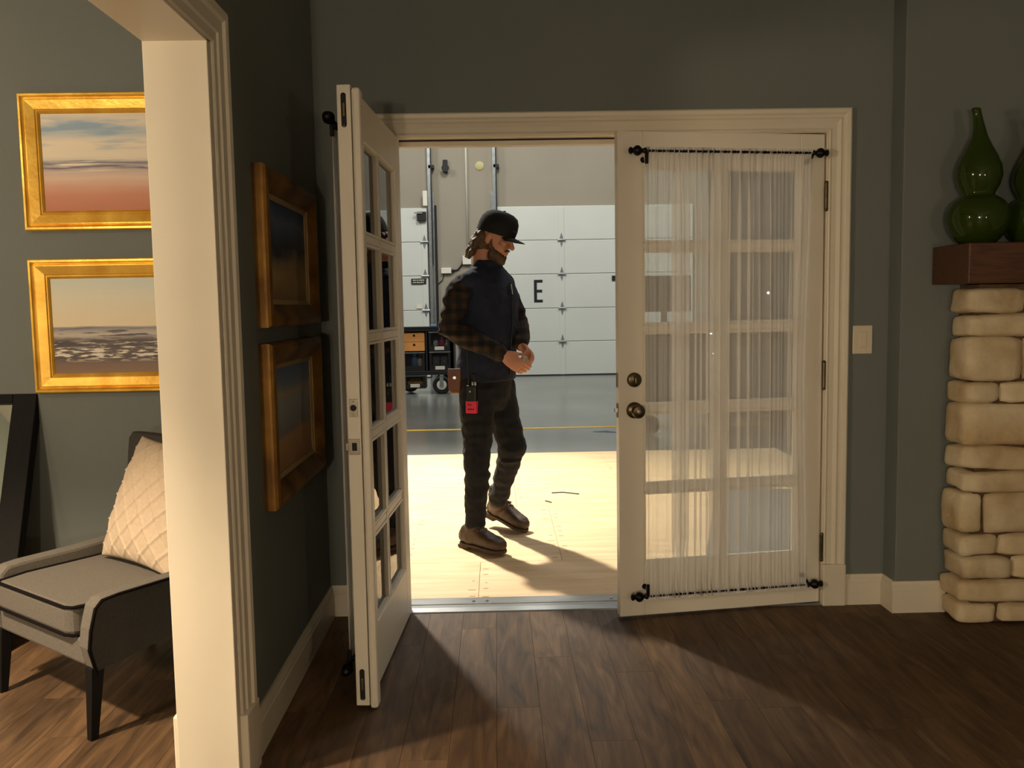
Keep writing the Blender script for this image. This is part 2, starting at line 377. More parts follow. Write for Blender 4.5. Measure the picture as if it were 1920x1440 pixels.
M['paint4'] = canvas_mat('painting_dune_and_sky', [(0, (172, 124, 84)), (.3, (200, 156, 110)), (.36, (146, 142, 138)), (.46, (156, 158, 158)), (.65, (170, 176, 182)), (.75, (190, 178, 150)), (.85, (128, 144, 168)), (1, (96, 120, 156))],
                         mixamt=.18, nscale=2.0, nstretch=(1, 1.6))

# ------------------------------------------------------------------ the setting: set walls, floor, trim
FR = MB()
wb = MB()
wb.box(-3.6, -.055, 0, .13, 0, 2.75); wb.box(1.835, 2.09, 0, .13, 0, 2.75); wb.box(-.055, 1.835, 0, .13, 2.062, 2.75)
struct('wall_back', wb, M['wall'], 'slate grey painted wall around the double doors', 'wall')
struct('wall_chimney', B(2.09, 3.6, -.115, .13, 0, 2.75), M['wall'], 'slate grey chimney breast stepping forward behind the stone fireplace', 'wall', bevel=.004)
wl = MB(); wl.box(-.489, -.338, -1.375, 0, 0, 2.75); wl.box(-.489, -.338, -3.5, -1.375, 2.045, 2.75); wl.box(-.489, -.338, -6.8, -3.5, 0, 2.75)
struct('wall_left', wl, M['wall'], 'slate grey partition wall with a wide cased opening', 'wall')
struct('wall_right', B(3.6, 3.7, -6.8, .13, 0, 2.75), M['wall'], 'slate grey end wall of the living room beyond the fireplace', 'wall')
struct('wall_side', B(-3.7, -3.6, -6.8, .13, 0, 2.75), M['wall'], 'slate grey outer wall of the side room', 'wall')
struct('wall_rear', B(-3.7, 3.7, -6.9, -6.8, 0, 2.75), M['wall'], 'slate grey wall at the far end of the living room', 'wall')
struct('ceiling', B(-3.7, 3.7, -6.8, .13, 2.75, 2.8), M['ceiling'], 'plain ceiling over both rooms of the set', 'ceiling')
fl = props(obj('floor', B(-3.6, 3.6, -6.8, 0.0, -.05, -.009), M['subfloor']), 'brown vinyl plank floor of the set', 'floor', None, 'structure')
known = {-1: -.2, 0: -.93, 1: -.516, 2: -1.17, 3: -.67, 4: -1.62, 5: -.917}
PW = .1435
rp = random.Random(3)
for k in range(-28, 23):
    x0 = .383+k*PW; x1 = x0+PW
    if x0 < -3.6 or x1 > 3.6: continue
    j = known.get(k, -rp.uniform(0, 1.22))
    ys = [0.0]; y = j
    while y > -6.8:
        if ys[-1]-y > .05: ys.append(y)
        y -= 1.22
        if y < -4.0: break
    ys.append(-6.8)
    for a, b in zip(ys[:-1], ys[1:]):
        if a-b < .05: continue
        # plank local origin at its middle
        w, h = PW/2-.0005, (a-b)/2-.0006
        o = obj('plank', B(-w, w, -h, h, -.008, 0), M['plank'], fl, recalc=False)
        o.location = ((x0+x1)/2, (a+b)/2, 0)
# baseboards: profile (depth from wall, height)
BP = [(0, 0), (.018, 0), (.018, .098), (.014, .104), (.014, .112), (.009, .122), (.006, .134), (0, .134)]
def baseboard(name, label, segs):
    mb = MB()
    for axis, at, sgn, a0, a1 in segs:
        if axis == 'X': mb.prism([(at+sgn*d, z) for d, z in BP], 'X', a0, a1)
        else: mb.loft([[(at+sgn*d, a, z) for d, z in BP] for a in (a0, a1)])
    struct(name, mb, M['trim'], label, 'baseboard')
baseboard('baseboard_left', 'cream baseboard along the dark partition wall with two paintings', [('Y', -.338, 1, -1.26, 0), ('X', 0, -1, -.338, -.135)])
baseboard('baseboard_right', 'cream baseboard below the light switch, jogging out to the fireplace', [('X', 0, -1, 1.915, 2.09), ('Y', 2.09, -1, -.115, 0), ('X', -.115, -1, 2.072, 2.3)])
baseboard('baseboard_side', 'cream baseboard in the side room behind the armchair', [('X', 0, -1, -3.6, -.489), ('Y', -.489, -1, -1.26, 0)])
# casing of the double door (profile: across, out)
CP = [(0, 0), (0, .012), (.006, .016), (.014, .012), (.034, .012), (.05, .02), (.058, .016), (.066, .016), (.074, .024), (.088, .026), (.094, .022), (.094, 0)]
tm = MB()
XL0, XR0, ZT = -.042, 1.818, 2.044
tm.loft([[(XR0+a, -d, z0+(a if z0 > 1 else 0)) for a, d in CP] for z0 in (.18, ZT)])
tm.loft([[(XL0-a, -d, z0+(a if z0 > 1 else 0)) for a, d in CP] for z0 in (.18, ZT)])
tm.loft([[(x+(-a if x < 0 else a), -d, ZT+a) for a, d in CP] for x in (XL0, XR0)])
t1 = struct('trim_1', tm, M['trim'], 'cream stepped casing around the double doors', 'door casing')
obj('plinth_block', B(1.812, 1.914, -.032, 0, 0, .186), M['trim'], t1, bevel=.006)
obj('plinth_block', B(-.138, -.036, -.032, 0, 0, .186), M['trim'], t1, bevel=.006)
jm = MB(); jm.box(1.812, 1.835, -.004, .135, 0, 2.062); jm.box(-.055, -.034, -.004, .135, 0, 2.062); jm.box(-.034, 1.812, -.004, .135, 2.040, 2.062)
obj('jamb', jm, M['trim'], t1)
sj = MB(); sj.box(1.795, 1.812, .052, .085, .02, 2.040); sj.box(-.034, -.018, .052, .085, .02, 2.040); sj.box(-.018, 1.795, .044, .085, 2.014, 2.034)
obj('door_stop', sj, M['trim'], t1)
obj('weatherstrip', B(-.018, 1.795, .040, .052, 2.0335, 2.0385), M['gasket'], t1)
for z in (1.775, 1.015, .26):
    h = MB().lathe([(.0075, z-.052), (.0075, z+.052)], (1.810, -.012, 0), n=12)
    for q in (-.056, .056): h.sph((1.810, -.012, z+q), .0085, 10, 6)
    obj('hinge', h, M['bronze'], t1, smooth=40)
th = MB().prism([(-.012, 0), (-.006, .006), (.03, .012), (.062, .013), (.064, .009), (.07, .009), (.072, .014), (.13, .016), (.148, .016), (.152, -.02), (-.012, -.02)], 'X', -.034, 1.812)
tb = struct('trim_2', th, M['alum'], 'bluish aluminium threshold under the double doors', 'threshold')
sc = MB()
for x in (.28, .34, .9, 1.5): sc.lathe([(.007, .0165), (.006, .0195), (.001, .0198)], (x, .1, 0), n=10)
obj('screw_heads', sc, M['silver'], tb, smooth=40)
# cased opening to the side room
om = MB(); om.box(-.497, -.330, -1.400, -1.375, 0, 2.045); om.box(-.497, -.330, -3.5, -1.375, 2.027, 2.045); om.box(-.497, -.330, -3.525, -3.5, 0, 2.045)
t3 = struct('trim_3', om, M['trim'], 'broad cream jamb and header of the opening to the side room', 'door casing', bevel=.002)
CQ = [(0, 0), (0, .010), (.006, .014), (.03, .014), (.036, .019), (.07, .019), (.078, .026), (.098, .028), (.104, .024), (.104, 0)]
cs = MB()
for X, sg in ((-.338, 1), (-.489, -1)):
    cs.loft([[(X+sg*d, -1.368+a, z0+(a if z0 > 1 else 0)) for a, d in CQ] for z0 in (.16, 2.033)])
    cs.loft([[(X+sg*d, y+(a if y > -2 else -a), 2.033+a) for a, d in CQ] for y in (-1.368, -3.53)])
    cs.loft([[(X+sg*d, -3.53-a, z0+(a if z0 > 1 else 0)) for a, d in CQ] for z0 in (.16, 2.033)])
obj('casing', cs, M['trim'], t3)
obj('plinth_block', B(-.338, -.309, -1.374, -1.252, 0, .205), M['trim'], t3, bevel=.005)
obj('plinth_block', B(-.518, -.489, -1.374, -1.252, 0, .205), M['trim'], t3, bevel=.005)
sw = thing('light_switch', 'almond rocker light switch plate beside the double doors', 'light switch', (1.978, 0, 1.165))
obj('plate', B(-.0425, .0425, -.007, 0, -.061, .061), M['plate'], sw, bevel=.003)
obj('rocker', B(-.017, .017, -.011, -.006, -.034, .034), M['plate'], sw, bevel=.003)

# ------------------------------------------------------------------ double doors
LW, LH, LT = .908, 2.022, .044
ST, TR, BR, MU = .108, .142, .222, .032
def leaf(name, label, hinge, rot, sx):
    """leaf in local coords: x from hinge (times sx), room face at y=0, outside face y=LT"""
    d = thing(name, label, 'door', (hinge[0], hinge[1], 0), rot, kind='structure')
    def bx(n, x0, x1, y0, y1, z0, z1, m='door', par=d, bev=.003):
        return obj(n, B(*(sorted((sx*x0, sx*x1))), y0, y1, z0, z1), M[m], par, bevel=bev)
    z0, z1 = .012, .012+LH
    bx('stile', 0, ST, 0, LT, z0, z1); bx('stile', LW-ST, LW, 0, LT, z0, z1)
    bx('top_rail', ST, LW-ST, 0, LT, z1-TR, z1); bx('bottom_rail', ST, LW-ST, 0, LT, z0, z0+BR)
    gz0, gz1 = z0+BR, z1-TR; gx0, gx1 = ST, LW-ST; cx = (gx0+gx1)/2
    bx('muntin', cx-MU/2, cx+MU/2, .007, LT-.007, gz0, gz1, bev=.006)
    rows = 5; ph = (gz1-gz0-(rows-1)*MU)/rows
    for i in range(rows-1):
        zz = gz0+ph*(i+1)+MU*i
        for a, b in ((gx0, cx-MU/2), (cx+MU/2, gx1)): bx('muntin', a, b, .008, LT-.008, zz, zz+MU, bev=.006)
    for i in range(rows):
        zz = gz0+i*(ph+MU)
        for a, b in ((gx0, cx-MU/2), (cx+MU/2, gx1)):
            bx('pane', a, b, LT/2-.002, LT/2+.002, zz, zz+ph, 'glass', bev=0)
            # glazing bead around each pane, both faces
            q = MB()
            for y0, y1 in ((.006, LT/2-.002), (LT/2+.002, LT-.006)):
                w = .009
                X0, X1 = sorted((sx*a, sx*b))
                q.box(X0, X0+w, y0, y1, zz, zz+ph); q.box(X1-w, X1, y0, y1, zz, zz+ph)
                q.box(X0+w, X1-w, y0, y1, zz, zz+w); q.box(X0+w, X1-w, y0, y1, zz+ph-w, zz+ph)
            obj('glazing_bead', q, M['door'], d)
    return d, bx
HL, AL = (-.031, -.008), R(-93.4)
HR, AR = (1.806, .0), R(8.6)
dl, bl = leaf('door_1', 'open french door leaf swung against the partition wall, edge towards the viewer', HL, AL, 1)
dr, br = leaf('door_2', 'nearly closed french door leaf with bronze knob behind a sheer curtain', HR, AR, -1)
# astragal and edge hardware on the open leaf
obj('astragal', B(LW-.045, LW+.006, LT+.003, LT+.030, .004, LH+.002), M['door'], dl, bevel=.009)
def edge_plate(zc, hh, hole, m='steel'):
    p = obj('strike_plate', B(LW, LW+.0022, .008, .036, zc-hh, zc+hh), M[m], dl, bevel=.004)
    obj('keeper_hole', MB().lathe([(hole, LW+.0018), (hole, LW+.0028)], (0, .022, zc), 'X', 16), M['dark'], p)
    sc = MB()
    for q in (-1, 1): sc.lathe([(.0035, LW+.002), (.003, LW+.0032)], (0, .022, zc+q*(hh-.008)), 'X', 10)
    obj('screw', sc, M['brass'], p)
edge_plate(1.012, .029, .0105); 
p = obj('strike_plate', B(LW, LW+.0022, .002, .04, .885-.026, .885+.026), M['steel'], dl, bevel=.004)
obj('strike_lip', B(LW-.004, LW+.0015, -.008, .004, .872, .898), M['steel'], p, bevel=.002)
obj('keeper_hole', B(LW+.0015, LW+.003, .014, .03, .872, .898), M['dark'], p, bevel=.002)
for zc in (1.955, .085):
    p = obj('flush_bolt', MB().loft([[(x, .022+.0085*math.cos(a), zc+(.045 if math.sin(a) > 0 else -.045)+.0085*math.sin(a)) for a in [2*math.pi*i/20 for i in range(20)]] for x in (LW, LW+.002)]), M['dark'], dl)
    obj('bolt_lever', B(LW+.001, LW+.006, .018, .026, zc-.02, zc+.022), M['brass'], p, bevel=.003)
    obj('bolt_screw', MB().lathe([(.004, LW+.0015), (.003, LW+.003)], (0, .022, zc-.05), 'X', 10), M['brass'], p)
# knob and deadbolt on the closed leaf
kx = -(LW-.066)
kn = obj('knob', MB().lathe([(.034, 0), (.034, -.004), (.028, -.009), (.013, -.012), (.011, -.03), (.014, -.036), (.024, -.042), (.0285, -.052), (.0285, -.06), (.024, -.067), (.010, -.070), (.0, -.070)], (kx, 0, .893), 'Y', 32), M['bronze'], dr, smooth=40)
obj('keyway', MB().lathe([(.0095, -.0695), (.0095, -.0715), (.0085, -.072)], (kx, 0, .893), 'Y', 20), M['steel'], kn, smooth=40)
db = obj('deadbolt', MB().lathe([(.031, 0), (.031, -.006), (.028, -.014), (.024, -.016), (.0, -.016)], (kx, 0, 1.020), 'Y', 32), M['bronze'], dr, smooth=40)
obj('thumb_turn', B(kx-.006, kx+.006, -.034, -.015, 1.004, 1.036), M['bronze'], db, bevel=.004)
ed = MB(); xe = -LW
for zc, hh in ((1.02, .03), (.893, .03)):
    e = obj('latch_plate', B(xe-.0018, xe, .009, .035, zc-hh, zc+hh), M['steel'], dr, bevel=.003)
obj('latch_bolt', MB().prism([(xe-.012, .016), (xe, .012), (xe, .030), (xe-.012, .030)], 'Z', .885, .901), M['steel'], e)

# curtain rods and sheers
def finial(mb, x, y, z, s):
    prof = [(.0, .0), (.011, .001), (.013, .006), (.009, .012), (.007, .018), (.012, .022), (.019, .030), (.021, .038), (.019, .046), (.011, .054), (.008, .058), (.013, .062), (.014, .068), (.009, .073), (.0, .074)]
    mb.lathe([(r, s*h+x) for r, h in prof], (0, y, z), 'X', 20)
def curtain_rod(label, hinge, rot, sx, z, flip):
    t = thing('curtain_rod', label, 'curtain rod', (hinge[0], hinge[1], 0), rot, 'black finialed curtain rods on the door leaves')
    y = -.044; a, b = sx*.082, sx*.80
    obj('rod', MB().lathe([(.0065, min(a, b)-.01), (.0065, max(a, b)+.01)], (0, y, z), 'X', 14), M['black_metal'], t, smooth=40)
    for x, s in ((a, -sx), (b, sx)):
        q = MB(); finial(q, x, y, z, s); obj('finial', q, M['black_metal'], t, smooth=40)
        br = MB().tube([(x, -.002, z-flip*.03), (x, -.026, z-flip*.028), (x, y, z-flip*.018), (x, y, z)], .0065, 10)
        br.lathe([(.012, 0), (.012, -.005)], (x, 0, z-flip*.03), 'Y', 14)
        if x == b: br.box(x-.0065, x+.0065, y-.006, y+.006, min(z, z-flip*.052), max(z, z-flip*.052))
        obj('bracket', br, M['black_metal'], t, smooth=40, bevel=.002)
    return t
ZTOP, ZBOT = 1.948, .108
curtain_rod('black upper curtain rod with ball finials on the nearly closed door', HR, AR, -1, ZTOP, 1)
curtain_rod('black lower curtain rod with ball finials near the floor on the nearly closed door', HR, AR, -1, ZBOT, -1)
curtain_rod('black upper curtain rod half hidden behind the open door leaf', HL, AL, 1, ZTOP, 1)
curtain_rod('black lower curtain rod half hidden behind the open door leaf near the floor', HL, AL, 1, ZBOT, -1)
def curtain(label, hinge, rot, sx, nu, seed):
    t = thing('sheer_curtain', label, 'curtain', (hinge[0], hinge[1], 0), rot, 'gathered sheers on the door leaves')
    rg = random.Random(seed)
    # folds of uneven width and depth along the cloth
    NF = 22; wid = [rg.uniform(.4, 1.9) for _ in range(NF)]; tot = sum(wid)
    dep = [rg.uniform(.15, 1.0)**1.3 for _ in range(NF+1)]; ph = []; fo = []
    edges = [0]
    for q in wid: edges.append(edges[-1]+q/tot)
    for i in range(nu+1):
        u = i/nu; k = min(NF-1, max(j for j in range(NF) if edges[j] <= u+1e-9)); fr = (u-edges[k])/(edges[k+1]-edges[k])
        ph.append(2*math.pi*(k+fr)); fo.append(dep[k]*(1-fr)+dep[k+1]*fr)
    nz = 56; verts = []
    x0, x1 = .072, .806
    for j in range(nz+1):
        v = j/nz; z = ZBOT-.012+(ZTOP+.014-(ZBOT-.012))*v
        e = min(1, min(v, 1-v)/.14); amp = .25+.75*e
        for i in range(nu+1):
            u = i/nu; f = fo[i]
            p = ph[i]+.5*math.sin(v*2.3+u*7)+.5*noise.noise(Vector((u*5, v*2, seed)))
            pull = .022*math.sin(math.pi*v)**2*(1-2*u) if u < .12 else 0
            xx = x0+(x1-x0)*u+.020*f*amp*math.sin(p)+.0025*(1-e)*math.sin(p*5+1)+pull
            yy = -.044+.013*f*amp*math.cos(p)+.002*math.sin(p*3)
            d = min(z-(ZBOT-.012), ZTOP+.014-z)
            if d < .028: yy = -.0535+.0025*math.cos(p*5)
            verts.append((sx*xx, yy, z))
    fs = [[j*(nu+1)+i, j*(nu+1)+i+1, (j+1)*(nu+1)+i+1, (j+1)*(nu+1)+i] for j in range(nz) for i in range(nu)]
    me = bpy.data.meshes.new('cloth'); me.from_pydata(verts, [], fs); me.update()
    finish('cloth', me, M['sheer'], t, 2, 0)
curtain('white gathered sheer over the nearly closed glass door', HR, AR, -1, 420, 5)
curtain('white sheer edge hanging on the hidden face of the open door leaf', HL, AL, 1, 240, 9)

# ------------------------------------------------------------------ framed paintings
def sweep_frame(w, h, prof):
    rings = []
    for d, o in prof:
        x, z = w/2-d, h/2-d
        rings.append([(-x, -o, -z), (x, -o, -z), (x, -o, z), (-x, -o, z)])
    rings.append(rings[0])
    return MB().loft(rings, cap=False)
FP = [(0, 0), (0, .026), (.005, .033), (.013, .034), (.017, .028), (.022, .024), (.026, .029), (.030, .030), (.064, .019), (.068, .015), (.073, .017), (.079, .013), (.083, .007), (.083, 0)]
FP2 = [(0, 0), (0, .034), (.006, .042), (.018, .046), (.03, .045), (.036, .040), (.06, .026), (.064, .022), (.068, .023), (.074, .018), (.074, 0)]
def painting(label, loc, rot, w, h, paint, prof, gold, liner):
    t = thing('framed_painting', label, 'painting', loc, rot, 'gold framed seascapes and skies on the walls')
    fw = prof[-1][0]
    obj('frame', sweep_frame(w, h, prof), M[gold], t, smooth=25)
    iw, ih = w/2-fw, h/2-fw
    if liner:
        obj('liner', sweep_frame(2*iw+.004, 2*ih+.004, [(0, 0), (0, .016), (.018, .011), (.018, 0)]), M['liner'], t)
        iw -= .017; ih -= .017
    me = MB(); nx, nz = 8, 6
    obj('canvas', B(-iw-.001, iw+.001, -.008, -.001, -ih-.001, ih+.001), M[paint], t)
    return t
painting('gold framed blue sky and pink beach painting, the brighter one above', (-1.546+.43, 0, 1.959), 0, .86, .56, 'paint1', FP, 'gold', False)
painting('gold framed tidal flat seascape with dark rocks above the armchair', (-1.546+.43, 0, 1.281), 0, .86, .562, 'paint2', FP, 'gold', False)
painting('gold framed dark stormy clouds painting hung on the partition wall', (-.338, -.613, 1.530), R(90), .775, .506, 'paint3', FP2, 'gold_shaded', True)
painting('gold framed sandy dune and sky painting, lower on the partition wall', (-.338, -.613, .962), R(90), .775, .530, 'paint4', FP2, 'gold_shaded', True)

# ------------------------------------------------------------------ armchair, pillow, leaning mirror
ac = thing('armchair', 'grey upholstered armchair with dark piping and tapered black legs', 'armchair', (-1.126, -.903, 0), R(-37.4))
def rbox(name, x0, x1, y0, y1, z0, z1, m, par, bev): return obj(name, B(x0, x1, y0, y1, z0, z1), M[m], par, bevel=bev)
bm_ = MB()
bm_.prism([(-.305, .228), (.265, .228), (.265, .315), (-.305, .315)], 'Y', .012, .585)
obj('seat_base', bm_, M['fabric'], ac, bevel=.01)
CU = [(-.27, -.008), (.195, -.008), (.225, .005), (.257, .12), (.257, .55), (-.298, .55), (-.298, .10)]
cu = obj('seat_cushion', MB().loft([[(x, y, z) for x, y in CU] for z in (.316, .413)]), M['fabric'], ac, bevel=.016)
def loop(pts): return pts+[pts[0]]
def rrect(x0, x1, y0, y1, z, r=.03):
    P = []
    for cx, cy, a0 in ((x1-r, y1-r, 0), (x0+r, y1-r, 90), (x0+r, y0+r, 180), (x1-r, y0+r, 270)):
        for i in range(5): a = R(a0+i*22.5); P.append((cx+r*math.cos(a), cy+r*math.sin(a), z))
    return loop(P)
for z in (.410, .320):
    obj('piping', MB().tube(loop([(x, y, z) for x, y in CU]), .0055, 8, rnd=False), M['piping'], cu, smooth=2)
for s in (-1, 1):
    # side panel: slanted arm outline in (y, z), swept through its thickness
    out = [(.015, .222), (-.004, .30), (.004, .36), (.022, .425), (.045, .447), (.10, .452), (.30, .456), (.46, .466), (.585, .49), (.60, .30), (.585, .255), (.32, .262)]
    a = MB(); ex = .04 if s < 0 else 0; xs = (s*(.262+ex), s*(.330+ex))
    a.loft([[(x, y, z) for y, z in out] for x in xs])
    ar = obj('arm', a, M['fabric'], ac, bevel=.012)
    pn = [(y*.985+.006, z*.972+.008) for y, z in out]
    obj('outer_panel', MB().loft([[(s*(q+ex), y, z) for y, z in pn] for q in (.326, .3325)]), M['fabric_shaded'], ar, bevel=.003)
    pth = [(s*(.3315+ex), y, z-.004) for y, z in out[:9]]
    if s < 0: pth = [(x-.002, y, z-.012) for x, y, z in pth]
    obj('piping', MB().tube(pth, .0052, 8), M['piping'], ar, smooth=2)
bk = MB()
rings = []
for z, y, hw, th_ in ((.26, .51, .31, .045), (.40, .515, .325, .045), (.55, .53, .335, .045), (.68, .545, .338, .042), (.78, .555, .338, .040), (.84, .56, .338, .036), (.862, .562, .325, .024)):
    rings.append([(hw*math.copysign(abs(math.cos(t))**.35, math.cos(t)), y+th_*math.copysign(abs(math.sin(t))**.6, math.sin(t)), z) for t in [2*math.pi*i/28 for i in range(28)]])
bk.loft(rings)
obj('backrest', bk, M['fabric_shaded'], ac, smooth=50)
for x, y, dx, dy in ((-.312, .028, 0, -.02), (.298, .028, 0, -.02), (-.31, .53, 0, .05), (.285, .53, 0, .05)):
    a, b = .021, .0125
    obj('leg', MB().loft([[(x+dx+q*b, y+dy+p*b, 0) for q, p in ((-1, -1), (1, -1), (1, 1), (-1, 1))], [(x+q*a, y+p*a, .232) for q, p in ((-1, -1), (1, -1), (1, 1), (-1, 1))]]), M['ebony'], ac, bevel=.002)

def pillow():
    t = thing('throw_pillow', 'blush square pillow with raised diamond quilting leaning in the armchair', 'pillow', (-1.126, -.903, 0), R(-37.4))
    n = 96; S = .47; T = .07
    o = Vector((0.005, .345, .418)); ux = Vector((1, 0, 0)); uz = Vector((.03, .385, .92)).normalized()
    ux = (ux-uz*ux.dot(uz)).normalized(); nrm = ux.cross(uz).normalized()   # towards the front (-y)
    V = []; 
    def puff(u, v): return max(0, (1-abs(u)**2.6)*(1-abs(v)**2.6))**.55
    for side in (1, -1):
        for j in range(n+1):
            for i in range(n+1):
                u, v = -1+2*i/n, -1+2*j/n
                k = 1-.07*(1-abs(v)**2)*abs(u)**3
                k2 = 1-.07*(1-abs(u)**2)*abs(v)**3
                h = T*puff(u, v)*(1 if side == 1 else .7)
                if side == 1:
                    # pin-tuck ridges along the diagonals
                    for q in ((u+v), (u-v)):
                        r = (q*2.5+.2) % 1.0; r = min(r, 1-r); h += .0065*math.exp(-(r/.06)**2)*min(1, puff(u, v)*2)
                V.append(o+ux*(u*k*S/2)+uz*((v*k2+1)*S/2)+nrm*(side*h))
    N = (n+1)**2; F = []
    for sd in (0, 1):
        for j in range(n):
            for i in range(n):
                q = [sd*N+j*(n+1)+i, sd*N+j*(n+1)+i+1, sd*N+(j+1)*(n+1)+i+1, sd*N+(j+1)*(n+1)+i]; F.append(q if sd == 0 else q[::-1])
    me = bpy.data.meshes.new('pillow_cover'); me.from_pydata([tuple(p) for p in V], [], F)
    b = bmesh.new(); b.from_mesh(me); bmesh.ops.remove_doubles(b, verts=b.verts, dist=.0006); bmesh.ops.recalc_face_normals(b, faces=b.faces); b.to_mesh(me); b.free()
    finish('pillow_cover', me, M['pillow'], t, 2, 0)
pillow()
# leaning mirror: built flat (x across, z up), then tilted back onto the wall
mi = thing('leaning_mirror', 'black framed floor mirror leaning on the wall beside the armchair', 'mirror', (-2.02, -.36, 0))
tilt = Matrix.Rotation(math.atan2(-.355, 1.0), 4, 'X')
for nm, a in (('frame_side', (.37, .47, 0, .05, 0, 1.06)), ('frame_side', (-.47, -.37, 0, .05, 0, 1.06)), ('frame_top', (-.37, .37, 0, .05, 1.02, 1.06)), ('frame_bottom', (-.37, .37, 0, .05, 0, .1))):
    obj(nm, MB().box(*a).xf(tilt), M['ebony'], mi, bevel=.004)
obj('glass', MB().box(-.37, .37, .02, .026, .1, 1.02).xf(tilt), M['mirror'], mi)

# ------------------------------------------------------------------ stone fireplace, mantel, vases
fp = thing('stone_fireplace', 'whitewashed stacked stone fireplace side under the wooden mantel', 'fireplace', (2.9, -.2, 0))
obj('mortar_core', B(2.335, 3.55, -.262, -.117, .004, 1.388), M['mortar'], fp, world=True)
def stone(x0, x1, z0, z1, seed, corner=False, yb=-.125, yf=-.29):
    rg = random.Random(seed); nx, ny, nz = 9 if x1-x0 > .2 else 7, 6, 5
    yf = yf-rg.uniform(-.008, .014)
    cx, cyy, cz = (x0+x1)/2, (yf+yb)/2, (z0+z1)/2; hx, hy, hz = (x1-x0)/2, (yb-yf)/2, (z1-z0)/2
    off = Vector((seed*3.7, seed*1.3, seed*2.1))
    b = bmesh.new(); bmesh.ops.create_cube(b, size=2)
    bmesh.ops.subdivide_edges(b, edges=b.edges, cuts=5, use_grid_fill=True)
    rr = min(.024, hz*.62)
    for v in b.verts:
        p = Vector((v.co.x*hx, v.co.y*hy, v.co.z*hz))
        # rounded box
        q = Vector((max(abs(p.x)-(hx-rr), 0), max(abs(p.y)-(hy-rr), 0), max(abs(p.z)-(hz-rr), 0)))
        if q.length > rr and q.length > 0:
            s = rr/q.length
            p = Vector((math.copysign(min(abs(p.x), hx-rr)+q.x*s, p.x), math.copysign(min(abs(p.y), hy-rr)+q.y*s, p.y), math.copysign(min(abs(p.z), hz-rr)+q.z*s, p.z)))
        w = Vector((cx, cyy, cz))+p
        d = noise.noise_vector(w*7+off)*.010+noise.noise_vector(w*19+off)*.0045
        w += d
        w.z = max(w.z, .001)
        v.co = INV[fp.name] @ w
    me = bpy.data.meshes.new('stone'); b.to_mesh(me); b.free()
    finish('stone', me, M['stone'], fp, 2, 0)
rows = [(1.272, 1.376, [2.285, 2.522, 2.80, 3.12, 3.5]), (1.178, 1.272, [2.29, 2.62, 2.95, 3.25, 3.5]), (1.000, 1.178, [2.28, 2.512, 2.78, 3.18, 3.5]), (.913, 1.000, [2.282, 2.425, 2.70, 3.02, 3.5]),
        (.738, .913, [2.272, 2.64, 2.98, 3.28, 3.5]), (.634, .738, [2.275, 2.58, 2.86, 3.20, 3.5]), (.546, .634, [2.282, 2.70, 3.08, 3.5]), (.376, .546, [2.27, 2.370, 2.63, 2.92, 3.26, 3.5]),
        (.283, .376, [2.272, 2.432, 2.72, 3.10, 3.5]), (.186, .283, [2.282, 2.492, 2.80, 3.16, 3.5]), (.087, .186, [2.272, 2.60, 2.9, 3.22, 3.5]), (.002, .087, [2.276, 2.446, 2.74, 3.05, 3.5])]
k = 0
for z0, z1, xs in rows:
    for a, b in zip(xs[:-1], xs[1:]):
        k += 1; stone(a+.002, b-.002, z0+.0015, z1-.0015, k)
ml = thing('mantel_shelf', 'thick reddish brown wooden mantel on the stone fireplace', 'mantel', (2.9, -.25, 1.392))
obj('beam', B(2.216, 3.58, -.40, -.117, 1.392, 1.545), M['mantel'], ml, bevel=.005, world=True)
def vase(label, x, y, s):
    t = thing('glass_vase', label, 'vase', (x, y, 1.546), 0, 'green gourd vases on the mantel')
    out = [(.06, 0), (.082, .02), (.105, .055), (.117, .095), (.114, .13), (.098, .163), (.072, .184), (.058, .193), (.062, .205), (.076, .232), (.085, .268), (.081, .305), (.066, .345), (.046, .383), (.029, .42), (.021, .46), (.0165, .50), (.0165, .515), (.0175, .526), (.014, .531)]
    inn = [(max(r-.004, .002), z) for r, z in out[1:]]
    rings = [(r*s, z*s) for r, z in out]+[(r*s, z*s) for r, z in inn[::-1]]+[(.06*s, .018*s), (.0, .016*s)]
    bend = MB().lathe(rings, n=36)
    bend.v = [Vector((p.x-.02*max(0, (p.z-.4*s)/(.13*s))**2*s, p.y, p.z)) for p in bend.v]
    obj('body', bend, M['vase'], t, smooth=2)
vase('tall double gourd green glass vase with a thin neck on the mantel end', 2.322, -.262, 1.0)
vase('second green glass gourd vase, cut by the picture edge', 2.546, -.258, .92)

# ------------------------------------------------------------------ the stage outside
struct('floor_stage', B(-12, 14, .15, 13.9, -.08, -.018), M['concrete'], 'grey polished concrete floor of the stage', 'floor')
for mb, lab in ((B(-12, 14, 5.93, 6.03, -.018, -.0165), 'yellow painted line across the concrete floor'),):
    props(obj('floor_line', mb, M['yellow']), lab, 'floor marking')
bt = MB().add([(1.42, 5.60, -.0165), (1.58, 5.66, -.0165), (1.70, 5.50, -.0165), (1.60, 5.54, -.0165)], [[0, 1, 2, 3]]); bt.add([(p.x, p.y, p.z+.0008) for p in bt.v], [[3, 2, 1, 0]])
props(obj('tape_mark', bt, M['blue'], recalc=False), 'scrap of blue tape on the concrete beyond the yellow line', 'tape')
sheets = [(-3.2, -2.14+.0, .152, .76), (-2.14, .30, .152, .76), (.30, 2.74, .152, .76), (-1.71, .73, .76, 2.03), (.73, 3.17, .76, 2.03), (-1.92, .52, 2.03, 4.2), (.52, 2.96, 2.03, 4.2)]
